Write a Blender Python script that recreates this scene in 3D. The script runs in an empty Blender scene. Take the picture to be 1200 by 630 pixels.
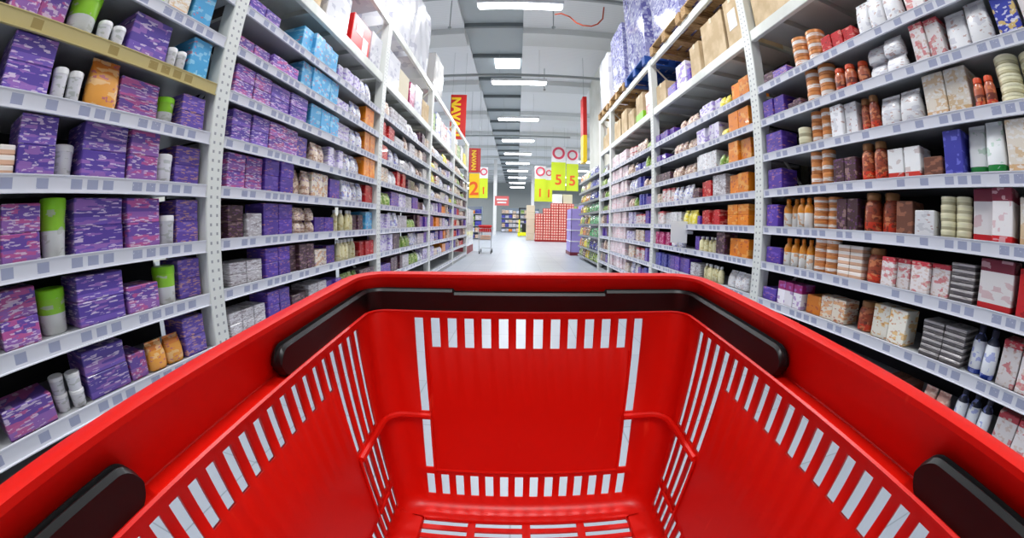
import bpy, bmesh, math, random
from mathutils import Vector, Matrix
random.seed(11)
PI = math.pi
scene = bpy.context.scene
COL = scene.collection
H = 1.08            # eye height above the shop floor
WL, WR = 1.636, 2.03  # distance from the eye to the left and right rack fronts
BAY = 2.7

# ------------------------------------------------------------------ materials
def lin(c):
    return tuple((x / 12.92 if x <= .04045 else ((x + .055) / 1.055) ** 2.4) for x in c) + (1.0,)

def mat(name, col, rough=.5, metal=0.0, emit=None, estr=0.0, alpha=1.0, coat=0.0):
    m = bpy.data.materials.new(name); m.use_nodes = True
    b = m.node_tree.nodes['Principled BSDF']
    b.inputs['Base Color'].default_value = lin(col)
    b.inputs['Roughness'].default_value = rough
    b.inputs['Metallic'].default_value = metal
    b.inputs['Coat Weight'].default_value = coat
    if emit is not None:
        b.inputs['Emission Color'].default_value = lin(emit)
        b.inputs['Emission Strength'].default_value = estr
    return m

def nodes(m):
    return m.node_tree.nodes, m.node_tree.links, m.node_tree.nodes['Principled BSDF']

def speckle(m, c1, c2, scale=6.0, lo=.4, hi=.6, coord='Object', stretch=(1, 1, 1), bump=0.0, rough_var=None):
    """procedural two tone variation"""
    n, l, b = nodes(m)
    tc = n.new('ShaderNodeTexCoord'); mp = n.new('ShaderNodeMapping'); nz = n.new('ShaderNodeTexNoise')
    mp.inputs['Scale'].default_value = stretch
    nz.inputs['Scale'].default_value = scale; nz.inputs['Detail'].default_value = 4
    cr = n.new('ShaderNodeValToRGB')
    cr.color_ramp.elements[0].position = lo; cr.color_ramp.elements[0].color = lin(c1)
    cr.color_ramp.elements[1].position = hi; cr.color_ramp.elements[1].color = lin(c2)
    l.new(tc.outputs[coord], mp.inputs[0]); l.new(mp.outputs[0], nz.inputs['Vector'])
    l.new(nz.outputs['Fac'], cr.inputs[0]); l.new(cr.outputs[0], b.inputs['Base Color'])
    if bump:
        bp = n.new('ShaderNodeBump'); bp.inputs['Strength'].default_value = bump; bp.inputs['Distance'].default_value = .01
        l.new(nz.outputs['Fac'], bp.inputs['Height']); l.new(bp.outputs[0], b.inputs['Normal'])
    return m

def printed(name, zones, c2=None, c3=None, a2=.2, a3=.1, scale=(2.4, 3.2, 9), rough=.35, coat=.2):
    """printed packaging: horizontal colour zones by height and blocky patches of print"""
    m = bpy.data.materials.new(name); m.use_nodes = True
    n, l, b = nodes(m)
    b.inputs['Roughness'].default_value = rough; b.inputs['Coat Weight'].default_value = coat
    tc = n.new('ShaderNodeTexCoord'); sx = n.new('ShaderNodeSeparateXYZ')
    l.new(tc.outputs['Generated'], sx.inputs[0])
    cr = n.new('ShaderNodeValToRGB'); cr.color_ramp.interpolation = 'CONSTANT'
    e = cr.color_ramp.elements
    e[0].position = 0; e[0].color = lin(zones[0][1])
    if len(zones) == 1: e.remove(e[1])
    for i, (p, c) in enumerate(zones[1:]):
        if i == 0: e[1].position = p; e[1].color = lin(c)
        else:
            x = e.new(p); x.color = lin(c)
    l.new(sx.outputs['Z'], cr.inputs[0])
    last = cr.outputs[0]
    oi = n.new('ShaderNodeObjectInfo')
    mp = n.new('ShaderNodeMapping'); mp.inputs['Scale'].default_value = scale
    ma = n.new('ShaderNodeVectorMath'); ma.operation = 'ADD'
    ml = n.new('ShaderNodeMath'); ml.operation = 'MULTIPLY'; ml.inputs[1].default_value = 37.0
    l.new(oi.outputs['Random'], ml.inputs[0])
    l.new(tc.outputs['Generated'], mp.inputs[0]); l.new(mp.outputs[0], ma.inputs[0]); l.new(ml.outputs[0], ma.inputs[1])
    for c, a, ch, vs in ((c2, a2, 'Red', 1.0), (c3, a3, 'Green', 2.3)):
        if c is None: continue
        vo = n.new('ShaderNodeTexVoronoi'); vo.distance = 'CHEBYCHEV'; vo.inputs['Scale'].default_value = vs
        l.new(ma.outputs[0], vo.inputs['Vector'])
        sc = n.new('ShaderNodeSeparateColor'); l.new(vo.outputs['Color'], sc.inputs[0])
        lt = n.new('ShaderNodeMath'); lt.operation = 'LESS_THAN'; lt.inputs[1].default_value = a
        l.new(sc.outputs[ch], lt.inputs[0])
        sf = n.new('ShaderNodeMath'); sf.operation = 'MULTIPLY'; sf.inputs[1].default_value = .72; l.new(lt.outputs[0], sf.inputs[0])
        mx = n.new('ShaderNodeMix'); mx.data_type = 'RGBA'
        l.new(sf.outputs[0], mx.inputs['Factor']); l.new(last, mx.inputs['A']); mx.inputs['B'].default_value = lin(c)
        last = mx.outputs['Result']
    hs = n.new('ShaderNodeHueSaturation'); mr = n.new('ShaderNodeMapRange')
    mr.inputs['To Min'].default_value = .82; mr.inputs['To Max'].default_value = 1.15
    l.new(oi.outputs['Random'], mr.inputs['Value']); l.new(mr.outputs[0], hs.inputs['Value'])
    l.new(last, hs.inputs['Color']); l.new(hs.outputs[0], b.inputs['Base Color'])
    return m

M = {}
M['red'] = mat('red_plastic', (.885, .07, .012), .40, coat=.0)
M['red'].node_tree.nodes['Principled BSDF'].inputs['Specular IOR Level'].default_value = .42
def red_finish():
    n, l, b = nodes(M['red'])
    tc = n.new('ShaderNodeTexCoord'); nz = n.new('ShaderNodeTexNoise'); nz.inputs['Scale'].default_value = 900; nz.inputs['Detail'].default_value = 2
    bp = n.new('ShaderNodeBump'); bp.inputs['Strength'].default_value = .08; bp.inputs['Distance'].default_value = .0005
    l.new(tc.outputs['Object'], nz.inputs['Vector']); l.new(nz.outputs['Fac'], bp.inputs['Height']); l.new(bp.outputs[0], b.inputs['Normal'])
    # pale scuffs worn into the plastic
    mp = n.new('ShaderNodeMapping'); mp.inputs['Scale'].default_value = (40, 40, 9)
    n2 = n.new('ShaderNodeTexNoise'); n2.inputs['Scale'].default_value = 1.6; n2.inputs['Detail'].default_value = 3
    cr = n.new('ShaderNodeValToRGB'); cr.color_ramp.elements[0].position = .70; cr.color_ramp.elements[0].color = lin((.885, .07, .012))
    cr.color_ramp.elements[1].position = .80; cr.color_ramp.elements[1].color = lin((.95, .24, .15))
    l.new(tc.outputs['Object'], mp.inputs[0]); l.new(mp.outputs[0], n2.inputs['Vector']); l.new(n2.outputs['Fac'], cr.inputs[0]); l.new(cr.outputs[0], b.inputs['Base Color'])
red_finish()
M['black'] = mat('black_plastic', (.10, .09, .10), .42)
speckle(M['black'], (.03, .032, .04), (.05, .05, .058), 60)
M['post'] = mat('white_powder_coat', (.88, .89, .87), .4)
M['beam'] = mat('white_beam_paint', (.90, .91, .88), .4)
speckle(M['beam'], (.86, .87, .84), (.92, .93, .90), 3)
M['shelf'] = mat('shelf_steel', (.70, .71, .72), .42)
M['deck'] = mat('deck_panel', (.74, .75, .72), .5)
M['back'] = mat('rack_back', (.13, .13, .14), .7)
M['dark'] = mat('dark_rubber', (.10, .10, .11), .6)
M['grey'] = mat('grey_steel', (.55, .57, .58), .4, .3)
def post_holes():
    n, l, b = nodes(M['post'])
    tc = n.new('ShaderNodeTexCoord'); sx = n.new('ShaderNodeSeparateXYZ'); l.new(tc.outputs['Object'], sx.inputs[0])
    fr = n.new('ShaderNodeMath'); fr.operation = 'PINGPONG'; fr.inputs[1].default_value = .025; l.new(sx.outputs['Z'], fr.inputs[0])
    lt = n.new('ShaderNodeMath'); lt.operation = 'LESS_THAN'; lt.inputs[1].default_value = .008; l.new(fr.outputs[0], lt.inputs[0])
    ab = n.new('ShaderNodeMath'); ab.operation = 'ABSOLUTE'; l.new(sx.outputs['Y'], ab.inputs[0])
    a1 = n.new('ShaderNodeMath'); a1.operation = 'SUBTRACT'; a1.inputs[1].default_value = .026; l.new(ab.outputs[0], a1.inputs[0])
    a2 = n.new('ShaderNodeMath'); a2.operation = 'ABSOLUTE'; l.new(a1.outputs[0], a2.inputs[0])
    a3 = n.new('ShaderNodeMath'); a3.operation = 'LESS_THAN'; a3.inputs[1].default_value = .008; l.new(a2.outputs[0], a3.inputs[0])
    mu = n.new('ShaderNodeMath'); mu.operation = 'MULTIPLY'; l.new(lt.outputs[0], mu.inputs[0]); l.new(a3.outputs[0], mu.inputs[1])
    mx = n.new('ShaderNodeMix'); mx.data_type = 'RGBA'; mx.inputs['A'].default_value = lin((.89, .90, .88)); mx.inputs['B'].default_value = lin((.62, .63, .64))
    l.new(mu.outputs[0], mx.inputs['Factor']); l.new(mx.outputs['Result'], b.inputs['Base Color'])
post_holes()
def rail_mat(name, base, tag, tagw=.62):
    m = mat(name, base, .3); n, l, b = nodes(m)
    tc = n.new('ShaderNodeTexCoord'); sx = n.new('ShaderNodeSeparateXYZ'); l.new(tc.outputs['Object'], sx.inputs[0])
    sn = n.new('ShaderNodeMath'); sn.operation = 'SNAP'; sn.inputs[1].default_value = .085; l.new(sx.outputs['Y'], sn.inputs[0])
    wn = n.new('ShaderNodeTexWhiteNoise'); wn.noise_dimensions = '1D'; l.new(sn.outputs[0], wn.inputs['W'])
    f = n.new('ShaderNodeMath'); f.operation = 'WRAP'; f.inputs[1].default_value = .085; f.inputs[2].default_value = 0; l.new(sx.outputs['Y'], f.inputs[0])
    g = n.new('ShaderNodeMath'); g.operation = 'LESS_THAN'; g.inputs[1].default_value = .058; l.new(f.outputs[0], g.inputs[0])
    k = n.new('ShaderNodeMath'); k.operation = 'LESS_THAN'; k.inputs[1].default_value = tagw; l.new(wn.outputs[0], k.inputs[0])
    z1 = n.new('ShaderNodeMath'); z1.operation = 'ABSOLUTE'; l.new(sx.outputs['Z'], z1.inputs[0])
    z2 = n.new('ShaderNodeMath'); z2.operation = 'LESS_THAN'; z2.inputs[1].default_value = .019; l.new(z1.outputs[0], z2.inputs[0])
    # lines of small print on each ticket
    pp = n.new('ShaderNodeTexNoise'); pp.inputs['Scale'].default_value = 70; l.new(tc.outputs['Object'], pp.inputs['Vector'])
    p2 = n.new('ShaderNodeMath'); p2.operation = 'LESS_THAN'; p2.inputs[1].default_value = .72; l.new(pp.outputs['Fac'], p2.inputs[0])
    last = g.outputs[0]
    for o in (k, z2, p2):
        mu = n.new('ShaderNodeMath'); mu.operation = 'MULTIPLY'; l.new(last, mu.inputs[0]); l.new(o.outputs[0], mu.inputs[1]); last = mu.outputs[0]
    mx = n.new('ShaderNodeMix'); mx.data_type = 'RGBA'; mx.inputs['A'].default_value = lin(base); mx.inputs['B'].default_value = lin(tag)
    l.new(last, mx.inputs['Factor']); l.new(mx.outputs['Result'], b.inputs['Base Color'])
    return m
M['rail'] = rail_mat('price_rail_white', (.89, .895, .925), (.66, .68, .78), .6)
M['goldrail'] = rail_mat('price_rail_gold', (.80, .74, .52), (.66, .58, .36), .3)
M['wood'] = speckle(mat('pallet_wood', (.70, .55, .36), .8), (.60, .46, .30), (.80, .66, .46), 8, .35, .65, stretch=(1, 6, 6))
M['blue_pallet'] = mat('blue_pallet_paint', (.10, .30, .62), .6)
M['carton'] = speckle(mat('cardboard', (.80, .70, .56), .8), (.77, .67, .52), (.86, .77, .63), 5)
M['ply'] = mat('pale_carton', (.88, .84, .74), .8)
M['wrap_purple'] = printed('wrapped_violet_cartons', [(0, (.66, .66, .84))], (.36, .33, .68), (.92, .93, 1.0), .34, .30, (9, 10, 20), .16, .8)
M['wrap_white'] = printed('wrapped_white_cartons', [(0, (.90, .90, .92))], (.97, .97, .98), (.74, .74, .80), .3, .15, (3, 3, 5), .2, .6)
M['wrap_grey'] = mat('cloudy_plastic_wrap', (.72, .71, .70), .25, coat=.5)
M['label'] = mat('white_label', (.93, .93, .93), .5)
M['yellow'] = mat('yellow_paint', (.93, .93, .10), .4)
M['sign_red'] = mat('sign_red', (.78, .10, .08), .45)
M['sign_yellow'] = mat('sign_yellow', (.98, .82, .08), .45)
M['lime'] = mat('poster_lime', (.84, .92, .16), .5)
M['white'] = mat('white_card', (.95, .95, .96), .5)
M['figure'] = mat('poster_figure_red', (.95, .36, .12), .5)
M['poster_red'] = mat('poster_red_print', (.88, .30, .40), .5)
M['poster_cream'] = mat('cream_print', (.93, .80, .74), .5)
M['amber'] = mat('sign_amber', (.96, .80, .12), .45)
M['cable'] = mat('orange_cable', (.74, .30, .18), .5)
M['conduit'] = mat('conduit_grey', (.62, .64, .64), .4, .3)
M['lamp'] = mat('lamp_diffuser', (1, 1, 1), .4, emit=(.97, .985, 1), estr=15.0)
M['sky'] = mat('skylight_pane', (1, 1, 1), .4, emit=(.95, .98, 1), estr=2.2)
M['housing'] = mat('lamp_housing', (.86, .87, .88), .4)

# floor: pale polished tiles
fm = mat('pale_floor', (.84, .86, .90), .38)
n, l, b = nodes(fm)
tc = n.new('ShaderNodeTexCoord'); br = n.new('ShaderNodeTexBrick')
br.offset = 0; br.inputs['Scale'].default_value = 1.0; br.inputs['Brick Width'].default_value = .6; br.inputs['Row Height'].default_value = .6
br.inputs['Mortar Size'].default_value = .004
br.inputs['Color1'].default_value = lin((.66, .69, .735)); br.inputs['Color2'].default_value = lin((.70, .725, .765)); br.inputs['Mortar'].default_value = lin((.56, .59, .63))
l.new(tc.outputs['Object'], br.inputs['Vector']); l.new(br.outputs['Color'], b.inputs['Base Color'])
M['floor'] = fm
M['wall'] = speckle(mat('painted_wall', (.86, .86, .82), .7), (.84, .84, .80), (.89, .89, .86), 1.2)
M['farwall'] = mat('far_wall_paint', (.66, .68, .68), .7)
cm = mat('ceiling_sheet', (.80, .81, .82), .6)
n, l, b = nodes(cm)
tc = n.new('ShaderNodeTexCoord'); wv = n.new('ShaderNodeTexWave'); wv.bands_direction = 'Y'; wv.inputs['Scale'].default_value = 3.2; wv.inputs['Distortion'].default_value = 0
cr = n.new('ShaderNodeValToRGB'); cr.color_ramp.elements[0].color = lin((.86, .87, .88)); cr.color_ramp.elements[0].position = .1; cr.color_ramp.elements[1].color = lin((.90, .905, .91)); cr.color_ramp.elements[1].position = .3
l.new(tc.outputs['Object'], wv.inputs['Vector']); l.new(wv.outputs['Fac'], cr.inputs[0]); l.new(cr.outputs[0], b.inputs['Base Color'])
M['ceil'] = cm
M['strip'] = mat('ceiling_strip_grey', (.66, .69, .70), .5)
M['cbeam'] = mat('ceiling_beam', (.82, .83, .83), .6)
M['stripdark'] = mat('ceiling_strip_joint', (.42, .45, .46), .5)

# ------------------------------------------------------------------ mesh helpers
class MB:
    def __init__(self): self.v = []; self.f = []; self.mi = []; self.cur = 0
    def quad(self, pts):
        i = len(self.v); self.v += [tuple(p) for p in pts]; self.f.append(tuple(range(i, i + len(pts)))); self.mi.append(self.cur)
    def box(self, x0, x1, y0, y1, z0, z1, c=0.0):
        """box, with optional chamfer c on every edge"""
        if c <= 0:
            i = len(self.v)
            self.v += [(x, y, z) for z in (z0, z1) for y in (y0, y1) for x in (x0, x1)]
            for q in ((0, 2, 3, 1), (4, 5, 7, 6), (0, 1, 5, 4), (2, 6, 7, 3), (0, 4, 6, 2), (1, 3, 7, 5)):
                self.f.append(tuple(i + k for k in q)); self.mi.append(self.cur)
            return
        bm = bmesh.new(); bmesh.ops.create_cube(bm, size=1)
        for v in bm.verts:
            v.co = Vector(((x0 + x1) / 2 + v.co.x * (x1 - x0), (y0 + y1) / 2 + v.co.y * (y1 - y0), (z0 + z1) / 2 + v.co.z * (z1 - z0)))
        bmesh.ops.bevel(bm, geom=list(bm.edges), offset=c, segments=1, affect='EDGES')
        self.add(bm)
    def add(self, bm):
        i = len(self.v); bm.verts.index_update()
        self.v += [tuple(v.co) for v in bm.verts]
        for f in bm.faces: self.f.append(tuple(i + v.index for v in f.verts)); self.mi.append(self.cur)
        bm.free()
    def tube(self, pts, r, seg=8, closed=False):
        pts = [Vector(p) for p in pts]; n0 = len(self.v); N = len(pts)
        up = Vector((0, 0, 1)); prev = None
        for k, p in enumerate(pts):
            a = pts[(k - 1) % N] if (k > 0 or closed) else p
            c = pts[(k + 1) % N] if (k < N - 1 or closed) else p
            t = (c - a).normalized()
            if prev is None:
                s = t.cross(up)
                if s.length < .1: s = t.cross(Vector((0, 1, 0)))
            else: s = prev - t * prev.dot(t)
            s.normalize(); u = s.cross(t); prev = s
            rr = r[k] if isinstance(r, (list, tuple)) else r
            for j in range(seg):
                q = 2 * PI * j / seg
                self.v.append(tuple(p + s * math.cos(q) * rr + u * math.sin(q) * rr))
        for k in range(N if closed else N - 1):
            for j in range(seg):
                a = n0 + k * seg; b2 = n0 + ((k + 1) % N) * seg
                self.f.append((a + j, a + (j + 1) % seg, b2 + (j + 1) % seg, b2 + j)); self.mi.append(self.cur)
        if not closed:
            self.f.append(tuple(n0 + j for j in range(seg))[::-1]); self.mi.append(self.cur)
            self.f.append(tuple(n0 + (N - 1) * seg + j for j in range(seg))); self.mi.append(self.cur)
    def lathe(self, prof, seg=20, cx=0, cy=0, sx=1, sy=1):
        n0 = len(self.v)
        for r, z in prof:
            for j in range(seg):
                q = 2 * PI * j / seg; self.v.append((cx + math.cos(q) * r * sx, cy + math.sin(q) * r * sy, z))
        for k in range(len(prof) - 1):
            for j in range(seg):
                a = n0 + k * seg; self.f.append((a + j, a + (j + 1) % seg, a + seg + (j + 1) % seg, a + seg + j)); self.mi.append(self.cur)
        self.f.append(tuple(n0 + j for j in range(seg))[::-1]); self.mi.append(self.cur)
        m = n0 + (len(prof) - 1) * seg; self.f.append(tuple(m + j for j in range(seg))); self.mi.append(self.cur)
    def mesh(self, name, mats, smooth=False):
        me = bpy.data.meshes.new(name); me.from_pydata(self.v, [], self.f)
        if not isinstance(mats, (list, tuple)): mats = [mats]
        for m in mats: me.materials.append(m)
        me.polygons.foreach_set('material_index', self.mi)
        bm = bmesh.new(); bm.from_mesh(me); bmesh.ops.recalc_face_normals(bm, faces=bm.faces); bm.to_mesh(me); bm.free()
        if smooth:
            me.polygons.foreach_set('use_smooth', [True] * len(me.polygons))
            me.set_sharp_from_angle(angle=math.radians(38))
        me.update(); return me

def link(name, me, parent=None, loc=(0, 0, 0), rz=0.0):
    o = bpy.data.objects.new(name, me); COL.objects.link(o)
    o.location = loc; o.rotation_euler = (0, 0, rz)
    if parent is not None: o.parent = parent
    return o
def obj(name, mb, mats, parent=None, loc=(0, 0, 0), rz=0.0, smooth=False):
    return link(name, mb.mesh(name, mats, smooth), parent, loc, rz)
def tag(o, label, cat, group=None, kind=None):
    o['label'] = label; o['category'] = cat
    if group: o['group'] = group
    if kind: o['kind'] = kind
    return o
def struct(name, mb, mats):
    o = obj(name, mb, mats); o['kind'] = 'structure'; return o
def boxobj(name, dims, mats, parent=None, c=0.0):
    m = MB(); m.box(*dims, c=c); return obj(name, m, mats, parent)
def copy_tree(o, parent=None):
    c = o.copy(); COL.objects.link(c)
    if parent is not None: c.parent = parent
    for ch in list(o.children): copy_tree(ch, c)
    return c
def text(name, s, size, m, parent, loc, rot, depth=.004, roll=0.0, squash=1.0, bold=.02):
    cu = bpy.data.curves.new(name, 'FONT'); cu.body = s; cu.size = size; cu.extrude = depth; cu.align_x = 'CENTER'; cu.align_y = 'CENTER'; cu.offset = size * bold
    t = bpy.data.objects.new(name, cu); COL.objects.link(t)
    dg = bpy.context.evaluated_depsgraph_get(); me = bpy.data.meshes.new_from_object(t.evaluated_get(dg))
    bpy.data.objects.remove(t); me.materials.clear(); me.materials.append(m)
    if roll or squash != 1: me.transform(Matrix.Rotation(roll, 4, 'Z') @ Matrix.Diagonal((squash, 1, 1, 1)))
    o = link(name, me, parent, loc); o.rotation_euler = rot; return o

# ------------------------------------------------------------------ camera: the photograph is a full frame fisheye
cd = bpy.data.cameras.new('camera'); cam = bpy.data.objects.new('camera', cd); COL.objects.link(cam); scene.camera = cam
FPX = 443.94
cd.type = 'PANO'; cd.sensor_width = 36.0; cd.sensor_fit = 'HORIZONTAL'; cd.clip_start = .005; cd.clip_end = 300
for holder in (cd, getattr(cd, 'cycles', None)):
    try:
        holder.panorama_type = 'FISHEYE_LENS_POLYNOMIAL'
        holder.fisheye_fov = 2 * PI
        holder.fisheye_polynomial_k0 = 0; holder.fisheye_polynomial_k1 = -1200 / (36.0 * FPX); holder.fisheye_polynomial_k2 = 0
        holder.fisheye_polynomial_k3 = 0; holder.fisheye_polynomial_k4 = 0
        break
    except Exception: continue
def rot(p, yw, ro):     # frame: x right, y up, z forward
    c, s = math.cos, math.sin
    Rx = Matrix(((1, 0, 0), (0, c(p), s(p)), (0, -s(p), c(p))))
    Ry = Matrix(((c(yw), 0, s(yw)), (0, 1, 0), (-s(yw), 0, c(yw))))
    Rz = Matrix(((c(ro), -s(ro), 0), (s(ro), c(ro), 0), (0, 0, 1)))
    return Ry @ Rx @ Rz
RC = rot(-.118, -.0099, .0185)
S3 = Matrix(((1, 0, 0), (0, 0, 1), (0, 1, 0)))          # (right, up, forward) -> world (x, y, z)
cm3 = S3 @ RC @ Matrix(((1, 0, 0), (0, 1, 0), (0, 0, -1)))
cam.matrix_world = Matrix.Translation((0, 0, H)) @ cm3.to_4x4()

scene.view_settings.view_transform = 'Standard'; scene.view_settings.look = 'None'
scene.view_settings.gamma = 1.0; scene.view_settings.use_curve_mapping = False
scene.view_settings.exposure = -0.36
scene.cycles.max_bounces = 6; scene.cycles.diffuse_bounces = 4; scene.cycles.glossy_bounces = 3
scene.cycles.sample_clamp_indirect = 4.0
# ------------------------------------------------------------------ the red hand basket
U = .145
RB = rot(-.1884, -.0127, .0051)
MW = S3 @ RC @ RB.transposed() @ S3           # basket axes (right, forward, up) -> world
ZB = -2.14                                     # underside, in basket units below the eye
CX = .0817
def bk(p):                                     # basket units relative to the eye -> local metres of the basket
    return (p[0] * U, p[1] * U, (p[2] - ZB) * U)
basket = bpy.data.objects.new('shopping_basket', None); COL.objects.link(basket)
basket.matrix_world = Matrix.Translation(Vector((0, 0, H)) + MW @ Vector((CX * U, 0, ZB * U))) @ MW.to_4x4()
tag(basket, 'large open red plastic shopping basket with black handles, filling the front of the aisle', 'basket')
HX, YF, YR, ZC = 1.0, 2.19, -.78, -.686
SW = .0265
side_c = [1.60 + .105 * k for k in range(4)]
short_c = [1.503 - .0957 * n for n in range(23) if 1.503 - .0957 * n > YR + .2]
far_c = [-.69 + .10615 * k for k in range(14)]
def ring(t, off=0.0, zz=None, r0=.11):
    """closed loop of points at depth fraction t, pushed outward by off"""
    hx = HX - .12 * t + off; yf = YF - .20 * t + off; yr = YR + .2 * t - off; r = r0 + .04 * t + off * .9
    z = zz if zz is not None else ZC - 1.38 * t
    shift = lambda y: y - max(0, (y - 1.5) / .44) * .10 * t
    ys = sorted([c - SW - (.007 if c > 1.55 else 0) for c in side_c + short_c] + [c + SW + (.007 if c > 1.55 else 0) for c in side_c + short_c])
    fs = .97 if t > .5 else 1 - .03 * t / .5
    fx = sorted([(c - .029) * fs for c in far_c] + [(c + .029) * fs for c in far_c])
    pts = [(-hx, yr + r, z)]; seg = ['rear']
    for y in ys: pts.append((-hx, shift(y), z))
    pts.append((-hx, yf - r, z))
    for k in range(1, 7):
        q = PI - k * PI / 12; pts.append((-hx + r + r * math.cos(q), yf - r + r * math.sin(q), z))
    for x in fx: pts.append((x, yf, z))
    pts.append((hx - r, yf, z))
    for k in range(1, 7):
        q = PI / 2 - k * PI / 12; pts.append((hx - r + r * math.cos(q), yf - r + r * math.sin(q), z))
    for y in reversed(ys): pts.append((hx, shift(y), z))
    pts.append((hx, yr + r, z))
    for k in range(1, 7):
        q = -k * PI / 12; pts.append((hx - r + r * math.cos(q), yr + r + r * math.sin(q), z))
    pts.append((-hx + r, yr, z))
    for k in range(1, 6):
        q = -PI / 2 - k * PI / 12; pts.append((-hx + r + r * math.cos(q), yr + r + r * math.sin(q), z))
    return pts
nY = 2 * (len(side_c) + len(short_c)); nF = 28
iL = 1; iFar = 1 + nY + 1 + 6; iR = iFar + nF + 1 + 6
# which segment indices are slot columns
hole = {}
ys_sorted = sorted(side_c + short_c)
for k, c in enumerate(ys_sorted):
    long_ = c > 1.55
    hole[iL + 2 * k] = ('L' if long_ else 'S'); hole[iR + nY - 2 - 2 * k] = ('L' if long_ else 'S')
for k in range(14): hole[iFar + 2 * k] = ('F' if k in (0, 13) else 'T')
def tz(z): return (ZC - z) / 1.38
levels = []       # (ring points, kind of the band that starts here)
for off, z in ((.150, -.722), (.150, -.49), (.138, -.466), (.120, -.460), (.075, -.460), (.058, -.466), (.055, -.485), (.068, -.51), (.096, -.67), (.100, -.694), (.097, -.699), (.030, -.699), (.024, -.697), (.018, -.686), (.006, -.682), (-.004, -.688), (0, -.700)):
    levels.append((ring(0, off, z), ''))
for z, kd in ((-.727, 'A'), (-.912, 'B'), (-1.35, ''), (-1.41, 'C'), (-1.79, ''), (-1.84, 'D'), (-2.02, '')):
    levels.append((ring(tz(z)), kd))
levels.append((ring(1, -.012, -2.065), '')); levels.append((ring(1, -.045, -2.095), '')); levels.append((ring(1, -.085, -2.105), '')); levels.append((ring(1, -.16, -2.105), '')); levels.append((ring(1, -.175, -2.125), ''))
OPEN = {'A': 'LSFT', 'B': 'LF', 'C': 'LF', 'D': 'LSFT'}
mb = MB(); NP = len(levels[0][0])
for pts, _ in levels: mb.v += [bk(p) for p in pts]
for k in range(len(levels) - 1):
    kd = levels[k][1]
    for j in range(NP):
        if kd and j in hole and hole[j] in OPEN[kd]: continue
        a = k * NP; mb.f.append((a + j, a + (j + 1) % NP, a + NP + (j + 1) % NP, a + NP + j)); mb.mi.append(0)
me = bpy.data.meshes.new('basket_body'); me.from_pydata(mb.v, [], mb.f); me.materials.append(M['red'])
bm = bmesh.new(); bm.from_mesh(me); bmesh.ops.recalc_face_normals(bm, faces=bm.faces)
# make the normals point into the basket
s = sum(((f.calc_center_median() - Vector((0, .1, .2))).dot(f.normal)) for f in bm.faces if f.calc_center_median().z < .2)
if s > 0: bmesh.ops.reverse_faces(bm, faces=bm.faces)
bm.to_mesh(me); bm.free(); me.polygons.foreach_set('use_smooth', [True] * len(me.polygons)); me.set_sharp_from_angle(angle=math.radians(32))
body = link('basket_body', me, basket)
so = body.modifiers.new('wall', 'SOLIDIFY'); so.thickness = .0028; so.offset = -1
# floor grid with rows of slots
fb = MB()
xs = [-.80, -.735, -.397, -.345, -.028, .028, .345, .397, .735, .80]
rows = []; y = 1.826
while y > -.45: rows.append((y - .047, y)); y -= .088
ylist = [1.90] + [v for a, b_ in rows for v in (b_, a)] + [-.62]
for i in range(len(xs) - 1):
    for j in range(len(ylist) - 1):
        if i in (1, 3, 5, 7) and j % 2 == 1: continue
        fb.quad([bk((xs[i], ylist[j], -2.122)), bk((xs[i + 1], ylist[j], -2.122)), bk((xs[i + 1], ylist[j + 1], -2.122)), bk((xs[i], ylist[j + 1], -2.122))])
me = bpy.data.meshes.new('basket_floor'); me.from_pydata(fb.v, [], fb.f); me.materials.append(M['red'])
bm = bmesh.new(); bm.from_mesh(me); bmesh.ops.remove_doubles(bm, verts=bm.verts, dist=1e-5); bmesh.ops.recalc_face_normals(bm, faces=bm.faces); bm.to_mesh(me); bm.free()
fl = link('basket_floor', me, basket); so = fl.modifiers.new('wall', 'SOLIDIFY'); so.thickness = .0025; so.offset = -1 if me.polygons[0].normal.z > 0 else 1
# moulded ribs around the two far corners, one set per side
def wallpt(z, where, a, off=-.008):
    t = tz(z); hx = HX - .12 * t + off; yf = YF - .20 * t + off; r = .11 + .04 * t
    if where == 'far': return (a, yf, z)
    if where == 'side': return (-hx, a, z)
    q = PI - a * PI / 2; return (-hx + r + r * math.cos(q), yf - r + r * math.sin(q), z)
for sgn in (-1, 1):
    rb_ = MB()
    for z in (-1.38,):
        path = [wallpt(z, 'side', 1.56), wallpt(z, 'side', 1.7), wallpt(z, 'side', 1.86)] + [wallpt(z, 'c', k / 6) for k in range(1, 6)] + [wallpt(z, 'far', -.78), wallpt(z, 'far', -.63)]
        rb_.tube([bk((p[0] * -sgn, p[1], p[2])) for p in path], .022 * U, 8)
    path = [wallpt(-1.38 - .0865 * k, 'side', 1.555 - .004 * k) for k in range(8)]
    rb_.tube([bk((p[0] * -sgn, p[1], p[2])) for p in path], .010 * U, 6)
    path = [wallpt(-1.815, 'side', 1.555), wallpt(-1.815, 'side', 1.75)]
    rb_.tube([bk((p[0] * -sgn, p[1], p[2])) for p in path], .012 * U, 6)
    obj('corner_rib', rb_, M['red'], basket, smooth=True)
pr = MB()      # raised edge of the solid panel of the far wall
pr.tube([bk((x, YF - .2 * tz(-1.80) - .003, -1.80)) for x in (-.63, 0, .63)], .009 * U, 6)
for x in (-.64, .64): pr.tube([bk((x * (1 - .03 * tz(z)), YF - .2 * tz(z) - .002, z)) for z in (-.93, -1.3, -1.80)], .006 * U, 6)
obj('panel_edge', pr, M['red'], basket, smooth=True)
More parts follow.
